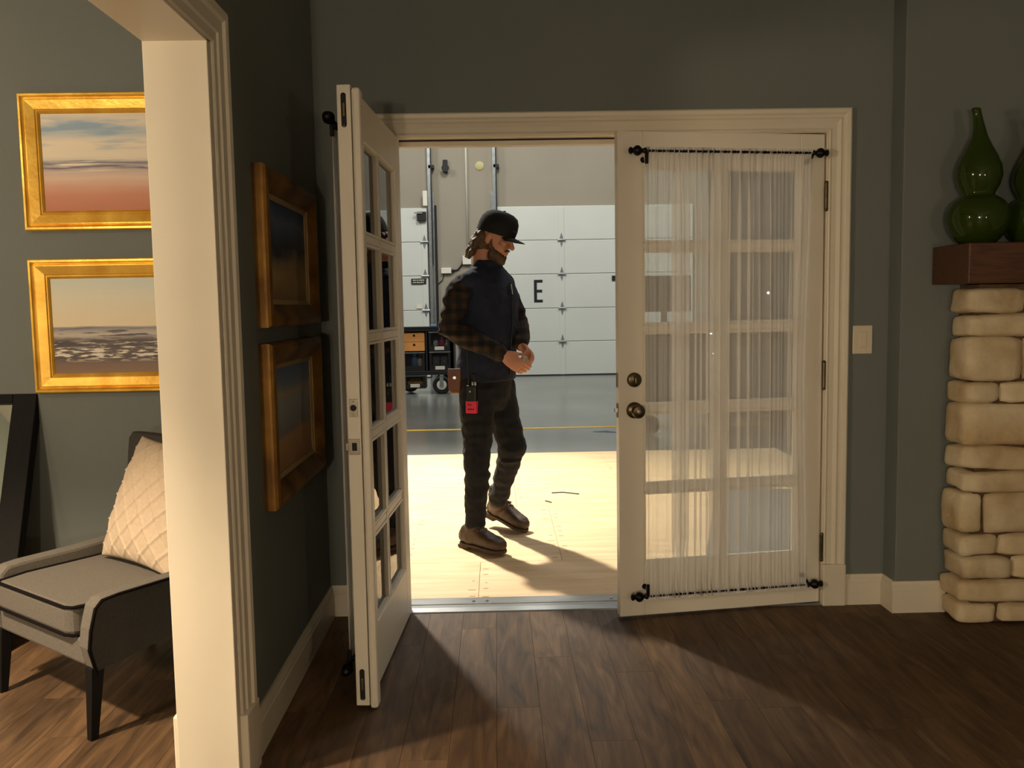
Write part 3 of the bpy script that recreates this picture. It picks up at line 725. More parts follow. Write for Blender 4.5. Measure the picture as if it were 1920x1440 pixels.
slab = ['short plywood offcut at the far side of the doorway', 'brightly lit plywood sheet along the threshold under the open leaf', 'plywood sheet along the threshold in the shadow of the person', 'plywood sheet under the boots of the person', 'middle plywood sheet beside the person, with the grey mat on it', 'brightest plywood sheet behind the person next to the concrete', 'plywood sheet by the concrete with black cable bits on it']
for (x0, x1, y0, y1), lab in zip(sheets, slab):
    t = thing('plywood_sheet', lab, 'plywood', ((x0+x1)/2, (y0+y1)/2, -.018), 0, 'plywood sheets laid over the stage floor')
    hx, hy = (x1-x0)/2-.001, (y1-y0)/2-.001
    o = obj('panel', B(-hx, hx, -hy, hy, 0, .018), M['ply'], t)
    nm = MB(); rg = random.Random(int(x0*10)+50)
    for xx in (-hx+.03, -hx+hx*.66, hx*.33, hx-.03):
        n = int((y1-y0)/.11)
        for i in range(n):
            if rg.random() < .25: continue
            a = rg.uniform(.008, .018); yy = -hy+.05+i*.11+rg.uniform(-.02, .02); b = .004
            if abs(yy) > hy-.02: continue
            nm.box(xx+rg.uniform(-.006, .006)-a, xx+a, yy-b, yy+b, .0178, .0184)
    q = obj('nail_marks', nm, mat('nail_mark', (150, 112, 70), .7) if 'nail_mark' not in bpy.data.materials else bpy.data.materials['nail_mark'], t); q['kind'] = 'stuff'
for lab, pts in (('longer black cable bit on the plywood', [(.783, 2.425), (.86, 2.44), (.969, 2.371)]), ('short black cable bit on the plywood', [(.722, 2.17), (.74, 2.15), (.759, 2.117)])):
    props(obj('cable_tie', MB().tube([(x, y, .004) for x, y in pts], .0035, 8), M['black'], smooth=2), lab, 'cable', 'cable bits on the plywood')
gm = thing('floor_mat', 'grey rubber mat on the plywood behind the curtained door', 'mat', (1.47, .70, 0), R(-15.9))
obj('sheet', B(0, 1.3, 0, 1.9, 0, .006), M['mat_grey'], gm, bevel=.003)

GW = 13.62
struct('wall_stage', B(-12, 14, GW, GW+.3, -.05, 9), M['stage_wall'], 'tall beige wall of the stage above the roll-up doors', 'wall')
def garage(label, x0, x1, cols):
    g = thing('garage_door', label, 'garage door', ((x0+x1)/2, GW-.06, -.018), 0, 'white sectional roll-up doors of the stage')
    zs = [0, .66, 1.315, 1.985, 2.645, 3.305]
    cx = (x0+x1)/2; hs = (x1-x0)/2
    for a, b in zip(zs[:-1], zs[1:]):
        s = obj('panel', B(-hs, hs, -.025, .03, a+.004+.016, b-.004+.016), M['garage'], g, bevel=.008)
    for c in cols:
        obj('stile', B(c-cx-.055, c-cx+.055, -.034, -.025, .02, 3.30), M['garage'], g, bevel=.004)
        for z in zs[1:-1]:
            h = MB().prism([(c-cx-.045, z+.016), (c-cx, z-.125), (c-cx+.045, z+.016), (c-cx, z+.155)], 'Y', -.040, -.033)
            h.lathe([(.022, c-cx-.075), (.022, c-cx+.075)], (0, -.045, z+.016), 'X', 10)
            obj('hinge', h, M['galv'], g)
    obj('bottom_seal', B(-hs, hs, -.03, .03, 0, .02), M['rubber'], g)
    return g
gr = garage('white roll-up door marked with a black letter beside the person', .44, 4.3, (1.715, 3.02))
lt = MB(); ox = 1.165-(.44+4.3)/2
for a in ((0, .058, 0, .44), (.058, .17, .388, .44), (.058, .16, .195, .247), (.058, .17, 0, .052)): lt.box(ox+a[0], ox+a[1], -.031, -.0255, 1.45+a[2], 1.45+a[3])
obj('letter', lt, M['black'], gr)
gl = garage('white roll-up door behind the equipment cart', -6.8, -.90, (-.96, -2.2, -3.5))
# tracks, angle irons and brackets
def track(label, x, side):
    t = thing('door_track', label, 'door track', (x, GW-.12, 0), 0, 'steel tracks of the roll-up doors')
    obj('rail', MB().prism([(-.03, 0), (.03, 0), (.03, .012), (-.018, .012), (-.018, .05), (-.03, .05)], 'Z', -.018, 8.0), M['galv'], t)
    obj('angle_iron', B(side*.03 if side > 0 else -.08, .08 if side > 0 else -.03, .05, .06, -.018, 3.6), M['galv'], t)
    obj('upper_iron', MB().box(.028, .052, -.01, .015, 2.2, 8.0), M['black'], t)
    for z in (4.05, 6.2): obj('bracket', B(-.01, .10, .0, .119, z, z+.06), M['black'], t)
    return t
track('steel track of the cart-side roll-up door', -.84, 1)
track('steel track rising above the person beside the roll-up door', .42, -1)
def simple(name, mb, m, label, cat, **k): return props(obj(name, mb, M[m], **k), label, cat)
simple('wall_strip', B(-.80, -.715, GW-.05, GW, -.018, 3.35), 'black', 'dark strip on the wall behind the track', 'steel channel')  # narrow black upright strip on the wall
cd = MB().tube([(-.125, GW-.02, 8), (-.118, GW-.02, 2.36)], .024, 10, rnd=False)
simple('conduit', cd, 'whitepl', 'thin white conduit running down the beige wall', 'pipe', smooth=2)
jb = thing('junction_box', 'white junction box at the foot of the conduit', 'electrical box', (-.14, GW-.035, 2.28))
obj('cover', B(-.085, .085, -.03, .035, -.085, .085), M['whitepl'], jb, bevel=.008); obj('screw', MB().lathe([(.01, -.034), (.01, -.03)], (0, 0, .05), 'Y', 10), M['silver'], jb)
jb2 = thing('sensor_box', 'small white sensor box on the wall with a dark cable', 'electrical box', (-.55, GW-.03, 2.08))
obj('cover', B(-.10, .10, -.03, .03, -.055, .055), M['whitepl'], jb2, bevel=.01); obj('cable_gland', MB().lathe([(.03, .10), (.03, .14), (.015, .16)], (0, 0, 0), 'X', 10), M['black'], jb2)
simple('cable', MB().tube([(-.40, GW-.02, 2.08), (-.32, GW-.02, 2.10), (-.24, GW-.02, 2.2), (-.22, GW-.02, 2.27)], .014, 8), 'black', 'dark cable curving between the two white boxes', 'cable', smooth=2)
simple('wire', MB().tube([(-.60, GW-.015, 2.02), (-.63, GW-.015, 1.9), (-.72, GW-.015, 1.82), (-.80, GW-.02, 1.80)], .008, 8), 'black', 'thin wire looping down from the sensor box', 'cable', smooth=2)
hn = thing('alarm_horn', 'small black alarm horn high on the beige wall', 'horn', (-.53, GW, 4.1))
obj('base', B(-.04, .05, -.06, 0, -.12, .12), M['black'], hn, bevel=.01); obj('bell', MB().lathe([(.03, -.06), (.05, -.10), (.075, -.12)], (.01, 0, -.05), 'Y', 14), M['black'], hn, smooth=40)
simple('wall_disc', MB().lathe([(.085, GW), (.085, GW-.012), (.07, GW-.02), (.0, GW-.02)], (.14, 0, 4.1), 'Y', 24), 'disc', 'pale yellow round cover on the beige wall', 'cover', smooth=40)
sg = thing('warning_sign', 'small black sign with two lines of white print on the cart-side door', 'sign', (-1.09, GW-.106, 1.88))
obj('plate', B(-.145, .145, 0, .008, -.053, .053), M['black'], sg)
tx = MB(); rg = random.Random(4)
for zr in (.012, -.032):
    x = -.115
    while x < .10:
        w = rg.uniform(.008, .018); tx.box(x, x+w, -.002, .0, zr, zr+.02); x += w+rg.choice((.005, .005, .014))
obj('print', tx, M['label'], sg)['kind'] = 'stuff'
simple('door_label', B(-1.15, -1.03, GW-.1, GW-.096, 1.35, 1.43), 'label', 'white paper label on the cart-side roll-up door', 'label')
simple('wall_notice', B(2.70, 2.86, GW-.1, GW-.094, 1.83, 1.93), 'black', 'small black notice on the lettered roll-up door by the curtained leaf', 'sign')
lk = thing('door_latch', 'dark latch box at the top of the cart-side door', 'latch', (-1.0, GW-.13, 3.13))
obj('case', B(-.09, .09, -.03, .02, -.09, .09), M['black'], lk, bevel=.01); obj('lever', B(-.14, .02, -.05, -.03, .05, .08), M['galv'], lk)
simple('track_box', B(-.97, -.88, GW-.14, GW-.1, 3.33, 3.62), 'whitepl', 'white photo-eye box on the track above the cart-side door', 'electrical box', bevel=.01)

# equipment cart with crates
CY = 10.15
ct = thing('equipment_cart', 'black wheeled cart holding plastic crates', 'cart', (-.69, CY, -.018))
def cb(n, x0, x1, y0, y1, z0, z1, m='board', bev=.004): return obj(n, B(x0, x1, y0, y1, z0, z1), M[m], ct, world=True, bevel=bev)
x0, x1 = -1.105, -.26
cb('shelf', x0, x1, CY, CY+.5, .29, .352); cb('shelf', x0, x1, CY, CY+.5, .985, 1.035); 
cb('divider', -.72, -.69, CY+.01, CY+.5, .35, .99); cb('side_panel', x0, x0+.02, CY, CY+.5, .35, .99); cb('side_panel', x1-.02, x1, CY, CY+.5, .35, .99); cb('back_panel', x0, x1, CY+.49, CY+.5, .35, .99)
cb('top_edge', x0, x1, CY-.005, CY+.02, 1.03, 1.06)
for x, y in ((-.475, CY+.02), (-.475, CY+.42), (-1.02, CY+.46)):
    w = obj('wheel', MB().lathe([(.075, -.03), (.125, -.034), (.143, -.02), (.146, 0), (.143, .02), (.125, .034), (.075, .03)], (x, y, .128), 'Y', 28), M['rubber'], ct, world=True, smooth=40)
    obj('rim', MB().lathe([(.03, -.032), (.06, -.036), (.078, -.030), (.078, .03), (.03, .03)], (x, y, .128), 'Y', 24), M['whitepl'], w, world=True, smooth=40)
    obj('fork', MB().box(x-.03, x+.03, y-.05, y-.04, .10, .285).box(x-.03, x+.03, y-.05, y+.05, .265, .288), M['galv'], w, world=True, bevel=.006)
def crate(label, x, z, h=.30, w=.335, lab=True, y=CY+.015):
    t = thing('crate', label, 'crate', (x, y, z), 0, 'black lattice crates on the cart')
    d = .33
    f = MB(); e = .035
    f.box(-w/2, -w/2+e, 0, .02, 0, h); f.box(w/2-e, w/2, 0, .02, 0, h); f.box(-w/2+e, w/2-e, 0, .02, h-.028, h); f.box(-w/2+e, w/2-e, 0, .02, 0, h*.28)
    f.box(-w/2, -w/2+.012, .02, d, 0, h); f.box(w/2-.012, w/2, .02, d, 0, h); f.box(-w/2, w/2, d-.012, d, 0, h); f.box(-w/2, w/2, .02, d, 0, .01)
    obj('body', f, M['crate'], t)
    g = MB(); a, b, z0, z1 = -w/2+e, w/2-e, h*.28, h-.028; n = 7
    for i in range(-n, n*2):
        s = (b-a)/n
        for sg_ in (1, -1):
            xs = a+i*s if sg_ > 0 else b-i*s
            pts = []
            p0 = Vector((xs, .01, z0)); p1 = Vector((xs+sg_*(z1-z0), .01, z1))
            t0, t1 = 0, 1
            dx = p1.x-p0.x
            ta, tb_ = (a-p0.x)/dx, (b-p0.x)/dx
            t0 = max(0, min(ta, tb_)); t1 = min(1, max(ta, tb_))
            if t1-t0 > .05: g.tube([p0.lerp(p1, t0), p0.lerp(p1, t1)], .0035, 5, rnd=False)
    obj('lattice', g, M['crate'], t)
    obj('rim', B(-w/2-.004, w/2+.004, -.006, .02, h-.012, h), M['galv'], t)
    if lab: obj('label_card', B(-.075, .075, -.004, -.001, .02, .075), M['label'], t)
    return t
crate('black crate with a magenta bottle on the upper cart shelf', -.50, .665, .31)
crate('black crate full of dark cases on the lower cart shelf', -.495, .353, .305)
crate('black crate with a blue capped bottle below the orange drawers', -.905, .353, .30, lab=False)
crate('small black crate with yellow tools hung under the cart', -.90, .075, .21, y=CY+.02)
db_ = thing('drawer_box', 'orange cardboard box with two drawers on the cart', 'drawer box', (-.90, CY+.03, .67))
obj('case', B(-.165, .165, .012, .33, 0, .295), M['orange'], db_)
for z in (.003, .151):
    q = obj('drawer', B(-.168, .168, 0, .016, z, z+.141), M['orange'], db_, bevel=.003)
    obj('finger_hole', MB().lathe([(.02, -.002), (.02, .004)], (0, 0, z+.098), 'Y', 16), M['dark'], q)
def bottle(label, x, y, z, r, h, m, capm):
    t = thing('bottle', label, 'bottle', (x, y, z), 0, 'bottles in the crates')
    obj('body', MB().lathe([(r*.9, 0), (r, .01), (r, h*.62), (r*.75, h*.74), (r*.4, h*.8), (r*.4, h*.84), (0, h*.84)], n=16), M[m], t, smooth=40)
    obj('cap', MB().lathe([(r*.5, h*.82), (r*.5, h), (r*.4, h*1.02), (0, h*1.02)], n=14), M[capm], t, smooth=40)
bottle('magenta bottle inside the upper crate', -.46, CY+.09, .677, .045, .22, 'magenta', 'magenta')
bottle('clear grey bottle next to the magenta one', -.56, CY+.09, .677, .04, .2, 'whitepl', 'black')
bottle('pale bottle at the end of the upper crate', -.388, CY+.09, .677, .024, .17, 'cream', 'whitepl')
bottle('tall blue bottle standing out of the crate', -.90, CY+.09, .365, .05, .285, 'bluepl', 'bluepl')
bottle('cream and red bottle next to the blue one', -.815, CY+.09, .365, .04, .24, 'cream', 'magenta')
for lab, x in (('dark hard case in the lower crate with the paper label', -.56), ('second dark hard case in the lower crate', -.43)):
    t = thing('hard_case', lab, 'case', (x, CY+.06, .364), 0, 'hard cases in the lower crate'); obj('shell', B(-.055, .055, 0, .22, 0, .225), M['mat_grey'], t, bevel=.012); obj('clasp', B(-.015, .015, -.004, 0, .12, .15), M['steel'], t)
t = thing('tool_tray', 'yellow tool tray inside the crate under the cart', 'tool', (-.90, CY+.06, .088)); obj('tray', B(-.13, .13, 0, .2, 0, .1), M['ochre'], t, bevel=.01); obj('handle', MB().tube([(-.08, .02, .1), (-.07, .02, .13), (.07, .02, .13), (.08, .02, .1)], .01, 8), M['ochre'], t, smooth=2)
t = thing('paper_pad', 'pale paper pad and blue clip on the cart top', 'paper', (-.66, CY+.2, 1.035)); obj('pages', B(-.11, .07, -.1, .1, 0, .02), M['label'], t); obj('clip', B(.02, .11, -.11, -.02, .0, .05), M['bluepl'], t, bevel=.01)

sf = thing('dark_backing', 'tall grey flat added as a dark backing behind the curtained door', 'flat', (4.3, 6.8, -.018))  # board added as dark backing so the curtained panes look darker
obj('facing', B(-1.35, 1.35, 0, .02, 0, 3.0), M['mat_grey'], sf)
for x in (-1.3, 0, 1.3): obj('batten', B(x-.035, x+.035, .02, .05, 0, 3.0), M['ply'], sf)
obj('brace', MB().tube([(0, .05, 2.2), (0, 1.3, .02)], .025, 8), M['ply'], sf)
# video cart glimpsed through the sheer
vc = thing('video_cart', 'dark video cart with monitors seen dimly through the sheer', 'cart', (2.75, 5.6, -.018))
def vb(n, a, m, par=None, bev=.01): return obj(n, B(*a), M[m], par or vc, bevel=bev)
vb('body', (-.85, .85, -.3, .35, .22, 1.12), 'black'); vb('counter', (-.9, .9, -.35, .4, 1.12, 1.16), 'board')
for x in (-.55, .35):
    mo = vb('monitor', (x-.28, x+.28, -.05, .02, 1.28, 1.66), 'black'); obj('screen', B(x-.25, x+.25, -.054, -.05, 1.31, 1.63), M['radio'], mo); vb('stand', (x-.03, x+.03, -.03, .03, 1.16, 1.3), 'black', mo)
for x, z in ((-.12, 1.05), (-.09, .84), (.55, 1.46)):
    q = obj('led', MB().sph((x, -.31 if z < 1.2 else -.06, z), .012, 10, 6), M['led'], vc)
for x in (-.75, .75):
    for y in (-.25, .3): obj('wheel', MB().lathe([(.06, -.03), (.1, -.025), (.1, .025), (.06, .03)], (x, y, .1), 'Y', 18), M['rubber'], vc, smooth=40)
for x in (-.75, .75):
    for y in (-.25, .3): obj('caster_fork', B(x-.03, x+.03, y-.045, y+.045, .19, .23), M['galv'], vc)

# ------------------------------------------------------------------ the person
PX = thing('person', 'person in black cap, navy vest, plaid sleeves and black jeans looking at their hands', 'person', (.38, 1.15, 0))
F = Vector((.85, -.52, 0)).normalized(); L = Vector((-F.y, F.x, 0))      # facing, their left
UP = Vector((0, 0, 1))
def V3(*a): return Vector(a)
nsh, nel, nwr = V3(.215, 1.00, 1.455), V3(.150, .985, 1.225), V3(.436, .885, 1.082)
fsh, fel, fwr = V3(.450, 1.30, 1.465), V3(.535, 1.27, 1.225), V3(.542, 1.05, 1.118)
nhip, nkn, nan = V3(.295, 1.06, .87), V3(.288, 1.0, .50), V3(.268, 1.005, .11)
fhip, fkn, fan = V3(.402, 1.24, .87), V3(.485, 1.21, .53), V3(.392, 1.40, .165)
hf = Vector((.90, -.30, -.32)).normalized(); hl = UP.cross(hf).normalized(); hu = hf.cross(hl).normalized()
hc = V3(.408, 1.13, 1.712)
def H(a, b, c): return hc+hf*a+hl*b+hu*c
bd = MB()
# head
bd.ell(H(-.008, 0, .02), (hf*.098, hl*.077, hu*.105)); bd.ell(H(.03, 0, -.055), (hf*.062, hl*.058, hu*.068)); bd.ell(H(.055, 0, -.095), (hf*.034, hl*.038, hu*.028))
bd.tube([H(.088, 0, .022), H(.100, 0, -.005), H(.112, 0, -.026)], [.009, .011, .014], 10); bd.ell(H(.098, .012, -.028), (hf*.012, hl*.009, hu*.009)); bd.ell(H(.098, -.012, -.028), (hf*.012, hl*.009, hu*.009))
bd.tube([H(.078, -.045, .036), H(.090, -.02, .038), H(.092, 0, .034), H(.090, .02, .038), H(.078, .045, .036)], .010, 8)
bd.tube([H(.082, -.022, -.056), H(.094, 0, -.054), H(.082, .022, -.056)], .0075, 8); bd.tube([H(.080, -.02, -.068), H(.091, 0, -.069), H(.080, .02, -.068)], .008, 8)
for s in (-1, 1):
    bd.ell(H(.066, s*.046, -.012), (hf*.022, hl*.02, hu*.02))
    bd.ell(H(-.010, s*.079, -.006), (hf*.020*.9+hu*.004, hl*.008, hu*.033)); bd.ell(H(-.006, s*.080, -.03), (hf*.010, hl*.007, hu*.012))
bd.tube([V3(.335, 1.16, 1.50), H(-.035, 0, -.09), H(-.03, 0, -.02)], [.064, .058, .055], 16)
# torso
def ring(c, a, b, n=24, p=1.0): return [c+L*a*math.copysign(abs(math.cos(t))**p, math.cos(t))+F*b*math.copysign(abs(math.sin(t))**p, math.sin(t)) for t in [2*math.pi*i/n for i in range(n)]]
tc = lambda z: V3(.345+.018*(z-1.0)/.45, 1.150, z)
bd.loft([ring(tc(z), a, b) for z, a, b in ((.84, .15, .10), (.95, .165, .115), (1.1, .15, .108), (1.28, .172, .118), (1.42, .18, .112), (1.50, .14, .09), (1.54, .07, .06))])
# limbs
bd.tube([nsh+V3(.04, .03, -.005), nsh.lerp(nel, .5), nel], [.036, .040, .038], 14); bd.tube([nel, nel.lerp(nwr, .35), nwr], [.040, .040, .026], 14)
bd.tube([fsh, fsh.lerp(fel, .5), fel], [.052, .046, .038], 14); bd.tube([fel, fel.lerp(fwr, .35), fwr], [.040, .040, .026], 14)
bd.tube([nhip, nhip.lerp(nkn, .5), nkn, nkn.lerp(nan, .35), nan], [.085, .072, .052, .055, .036], 16); bd.tube([fhip, fhip.lerp(fkn, .5), fkn, fkn.lerp(fan, .35), fan], [.085, .072, .052, .055, .036], 16)
bd.tube([nan, V3(.28, .99, .055), V3(.37, .90, .045)], [.034, .026, .018], 12); bd.tube([fan, V3(.40, 1.46, .095), V3(.50, 1.385, .05)], [.034, .026, .018], 12)
# hands: palm + five separate fingers
def hand(wr, kn, across, nrm, fingers, thumb):
    """wr wrist, kn knuckle centre, across = index-side direction, nrm = back-of-hand direction"""
    d = (kn-wr).normalized()
    bd.tube([wr, wr.lerp(kn, .45), kn], [(.017, .026), (.017, .038), (.0145, .041)], 14, up=nrm)
    for off, ln, bend in fingers:
        p = kn+across*off; dirv = d.copy(); pts = [p-d*.02, p]; q = p
        for l_, bn in zip((.46, .3, .24), bend):
            dirv = (dirv-nrm*bn).normalized(); q = q+dirv*ln*l_; pts.append(q)
        bd.tube(pts, [.0105, .0105, .0098, .0088, .0072], 10)
    bd.tube(thumb, [.0165, .0145, .0115, .0085], 10)
obc = V3(.552, .945, 1.052)
knn = V3(.508, .872, 1.030); dN = (knn-nwr).normalized()
nN = Vector((-.25, -.93, .10)); nN = (nN-dN*nN.dot(dN)).normalized(); aN = dN.cross(nN).normalized()
if aN.z < 0: aN = -aN
hand(nwr, knn, aN, nN, [(.029, .082, (.25, .55, .45)), (.010, .088, (.35, .6, .5)), (-.010, .082, (.45, .65, .5)), (-.028, .064, (.5, .7, .5))],
     [nwr.lerp(knn, .25)+aN*.022, nwr.lerp(knn, .75)+aN*.042+V3(0, .01, .004), V3(.512, .915, 1.082), V3(.541, .937, 1.079)])
knf = V3(.590, .985, 1.062); dF = (knf-fwr).normalized()
nF = Vector((.75, .45, .35)); nF = (nF-dF*nF.dot(dF)).normalized(); aF = dF.cross(nF).normalized()
if aF.y > 0: aF = -aF
hand(fwr, knf, aF, nF, [(.028, .080, (.5, .7, .5)), (.009, .086, (.6, .75, .5)), (-.010, .08, (.7, .8, .5)), (-.027, .062, (.75, .8, .5))],
     [fwr.lerp(knf, .3)+aF*.02, fwr.lerp(knf, .8)+aF*.036-nF*.012, V3(.556, .955, 1.082), V3(.549, .945, 1.072)])
mesh_obj('body', remesh(bd, .0042, 3), M['skin'], PX)
for s in (-1, 1):
    e = obj('eye', MB().sph(H(.079, s*.031, .012), .011, 12, 8), M['whitepl'], PX, world=True, smooth=2)
    obj('iris', MB().sph(H(.0865, s*.0315, .011), .0052, 10, 6), M['dark'], e, world=True, smooth=2)
    obj('eyebrow', MB().tube([H(.094, s*.012, .036), H(.094, s*.032, .042), H(.080, s*.05, .034)], .0055, 8), M['hair'], PX, world=True, smooth=2)
# hair, beard, cap
hr = MB()
for i in range(46):
    rg = random.Random(i+100); a = rg.uniform(-1.02, 1.02); z = rg.uniform(-.12, .015)
    r = .092+.014*(-z/.09)
    c = H(-.012-r*math.cos(a), r*.86*math.sin(a), z); hr.sph(c, rg.uniform(.018, .027), 8, 6)
    hr.tube([c, c+hu*-.03+hf*rg.uniform(-.012, .01)], [.017, .011], 8)
hr.ell(H(-.045, 0, -.02), (hf*.070, hl*.080, hu*.085))
mesh_obj('hair', remesh(hr, .007, 1, lambda p: .006*noise.noise(p*45)), M['hair'], PX)
be = MB()
for i in range(9):
    a = -1.5+i*3.0/8; be.ell(H(.020+.052*math.cos(a), .057*math.sin(a), -.085-.012*math.cos(a)), (hf*.022, hl*.020, hu*.034))
for s_ in (-1, 1): be.tube([H(.03, s_*.060, -.07), H(.008, s_*.066, -.045), H(.0, s_*.070, -.005)], [.017, .013, .009], 10)
be.ell(H(.062, 0, -.112), (hf*.034, hl*.034, hu*.028)); be.tube([H(.088, -.028, -.052), H(.098, 0, -.045), H(.088, .028, -.052)], .0075, 8)
mesh_obj('beard', remesh(be, .005, 1, lambda p: .003*noise.noise(p*80)), M['hair'], PX)
cp = MB(); n = 36; rings = []
cu_ = (hu*1.0-hf*.05).normalized()
for k_, (h, ra, rb) in enumerate(((.022, .110, .088), (.03, .112, .090), (.065, .113, .091), (.10, .107, .086), (.128, .09, .073), (.144, .062, .05), (.150, .03, .024), (.151, .002, .002))):
    c = H(-.006, 0, 0)+cu_*h+hf*(.004*k_ if k_ < 5 else .016)
    rings.append([c+hf*ra*math.cos(t)+hl*rb*math.sin(t) for t in [2*math.pi*i/n for i in range(n)]])
cp.loft(rings); 
cap = obj('cap', cp, M['cap'], PX, world=True, smooth=60)
bm2 = MB(); top, bot = [], []
for j in range(6):
    v = j/5
    for lst, dz in ((top, .0), (bot, -.004)):
        lst.append([H(-.006, 0, .030)+hf*(.105+.072*v*math.cos((i-8)/8*1.25)-.05*(1-math.cos((i-8)/8*1.3)))+hl*(.088*math.sin((i-8)/8*1.25))+hu*(dz-.012*((i-8)/8)**2-.012*v) for i in range(17)])
b_ = MB(); b_.loft(top, cap=False, closed=False); b_.loft([r[::-1] for r in bot], cap=False, closed=False)
b_.loft([top[-1], bot[-1]], cap=False, closed=False); b_.loft([[r[0] for r in top], [r[0] for r in bot]], cap=False, closed=False); b_.loft([[r[-1] for r in top], [r[-1] for r in bot]], cap=False, closed=False)
obj('brim', b_, M['cap'], cap, world=True, smooth=50)
obj('button', MB().ell(H(.010, 0, .152), (hf*.008, hl*.008, hu*.004)), M['cap'], cap, world=True, smooth=2)
pt = MB(); 
for i in range(7):
    pass
patch_rings = []
for h in (.062, .088):
    ra, rb = (.1125, .0905) if h < .07 else (.107, .086)
    patch_rings.append([H(-.006, 0, 0)+cu_*h+hf*.009+hf*ra*math.cos(t)+hl*rb*math.sin(t) for t in [(-.45+.9*i/8) for i in range(9)]])
pt.loft(patch_rings, cap=False, closed=False)
obj('patch', pt, mat('grey_blue_patch', (92, 98, 116), .8), cap, world=True)
# shirt sleeves
def wrinkle(amp, fz=24, fx=8):
    return lambda p: amp*noise.noise(Vector((p.x*fx, p.y*fx, p.z*fz)))+amp*.5*noise.noise(p*30)
sh = MB()
sh.tube([nsh+V3(.03, .02, .01), nsh.lerp(nel, .2), nsh.lerp(nel, .6), nel+V3(-.002, 0, -.005), nel.lerp(nwr, .3), nel.lerp(nwr, .65), nel.lerp(nwr, .93)], [.064, .072, .066, .062, .062, .052, .044], 18)
sh.tube([fsh-V3(.02, .02, -.01), fsh.lerp(fel, .2), fsh.lerp(fel, .6), fel, fel.lerp(fwr, .3), fel.lerp(fwr, .65), fel.lerp(fwr, .90)], [.070, .070, .064, .060, .058, .050, .044], 18)
sh.loft([ring(tc(z), a, b) for z, a, b in ((.94, .17, .125), (1.1, .165, .12), (1.3, .178, .122), (1.44, .178, .115), (1.515, .13, .09), (1.555, .075, .07))])
mesh_obj('shirt', remesh(sh, .008, 3, wrinkle(.010, 30, 10)), M['plaid'], PX)
ve = MB()
ve.loft([ring(tc(z)+F*fo, a, b, 32, .85) for z, a, b, fo in ((.925, .186, .150, .0), (.98, .188, .150, .0), (1.1, .182, .146, .004), (1.25, .186, .150, .008), (1.38, .192, .148, .006), (1.46, .182, .130, .0), (1.515, .148, .105, -.004), (1.55, .092, .082, -.006))])
ve.tube([tc(1.525)+L*-.075, tc(1.475)+L*-.185], [.055, .058], 14); ve.tube([tc(1.525)+L*.075, tc(1.475)+L*.178], [.055, .055], 14)
ve.loft([ring(tc(1.5)+V3(0, 0, dz)-F*.004+F*off, a, b, 28) for dz, a, b, off in ((0, .09, .085, 0), (.05, .082, .078, .004), (.092, .078, .074, .008))])
ves = mesh_obj('vest', remesh(ve, .008, 5, wrinkle(.008, 12, 7)), M['navy'], PX)
zp = [tc(z)+F*(b+.0065+fo)+L*.0 for z, b, fo in ((.96, .150, 0), (1.1, .147, .004), (1.25, .151, .008), (1.38, .148, .006), (1.46, .132, 0))]
obj('zipper', MB().tube(zp, .005, 8), M['radio'], ves, world=True, smooth=2)
obj('zip_pull', MB().tube([tc(1.45)+F*.150, tc(1.405)+F*.160], [.006, .004], 8), M['silver'], ves, world=True, smooth=2)
# trousers
tr = MB()
tr.loft([ring(tc(z)+V3(.004, 0, 0), a, b, 28) for z, a, b in ((.76, .11, .10), (.82, .165, .125), (.90, .172, .128), (.975, .168, .122))])
tr.tube([nhip+V3(0, 0, .02), nhip.lerp(nkn, .3), nhip.lerp(nkn, .7), nkn, nkn.lerp(nan, .3), nkn.lerp(nan, .65), nkn.lerp(nan, .88)], [.102, .098, .082, .074, .070, .060, .056], 20)
tr.tube([fhip+V3(0, 0, .02), fhip.lerp(fkn, .3), fhip.lerp(fkn, .7), fkn, fkn.lerp(fan, .3), fkn.lerp(fan, .65), fkn.lerp(fan, .92)], [.102, .098, .086, .080, .070, .058, .056], 20)
for c, r in ((nan+V3(0, 0, .13), .058), (nan+V3(.004, 0, .085), .058), (fan+V3(0, 0, .10), .056), (fan+V3(0, 0, .055), .057), (nkn+V3(0, 0, -.08), .073), (fkn+V3(-.012, .01, -.07), .072)):
    tr.ell(c, ((r, 0, 0), (0, r, 0), (0, 0, .02)), 18, 6)
def twr(p):
    w = 1 if p.z > .75 else 1.5
    return w*(.006*noise.noise(Vector((p.x*7, p.y*7, p.z*26)))+.003*noise.noise(p*32))
tro = mesh_obj('trousers', remesh(tr, .007, 3, twr), M['trouser'], PX)
bp_ = [tc(.955)+V3(.004, 0, 0)+L*.176*math.cos(t)+F*.131*math.sin(t) for t in [2*math.pi*i/40 for i in range(41)]]
be_ = obj('belt', MB().tube(bp_, [(.019, .004)]*41, 8, rnd=False, up=(0, 0, 1)), M['belt'], PX, world=True, smooth=2)
bc = tc(.955)+F*.138
obj('buckle', MB().tube(loop([bc+L*.03+UP*.022, bc-L*.03+UP*.022, bc-L*.03-UP*.022, bc+L*.03-UP*.022]), .004, 8, rnd=False), M['steel'], be_, world=True, smooth=2)
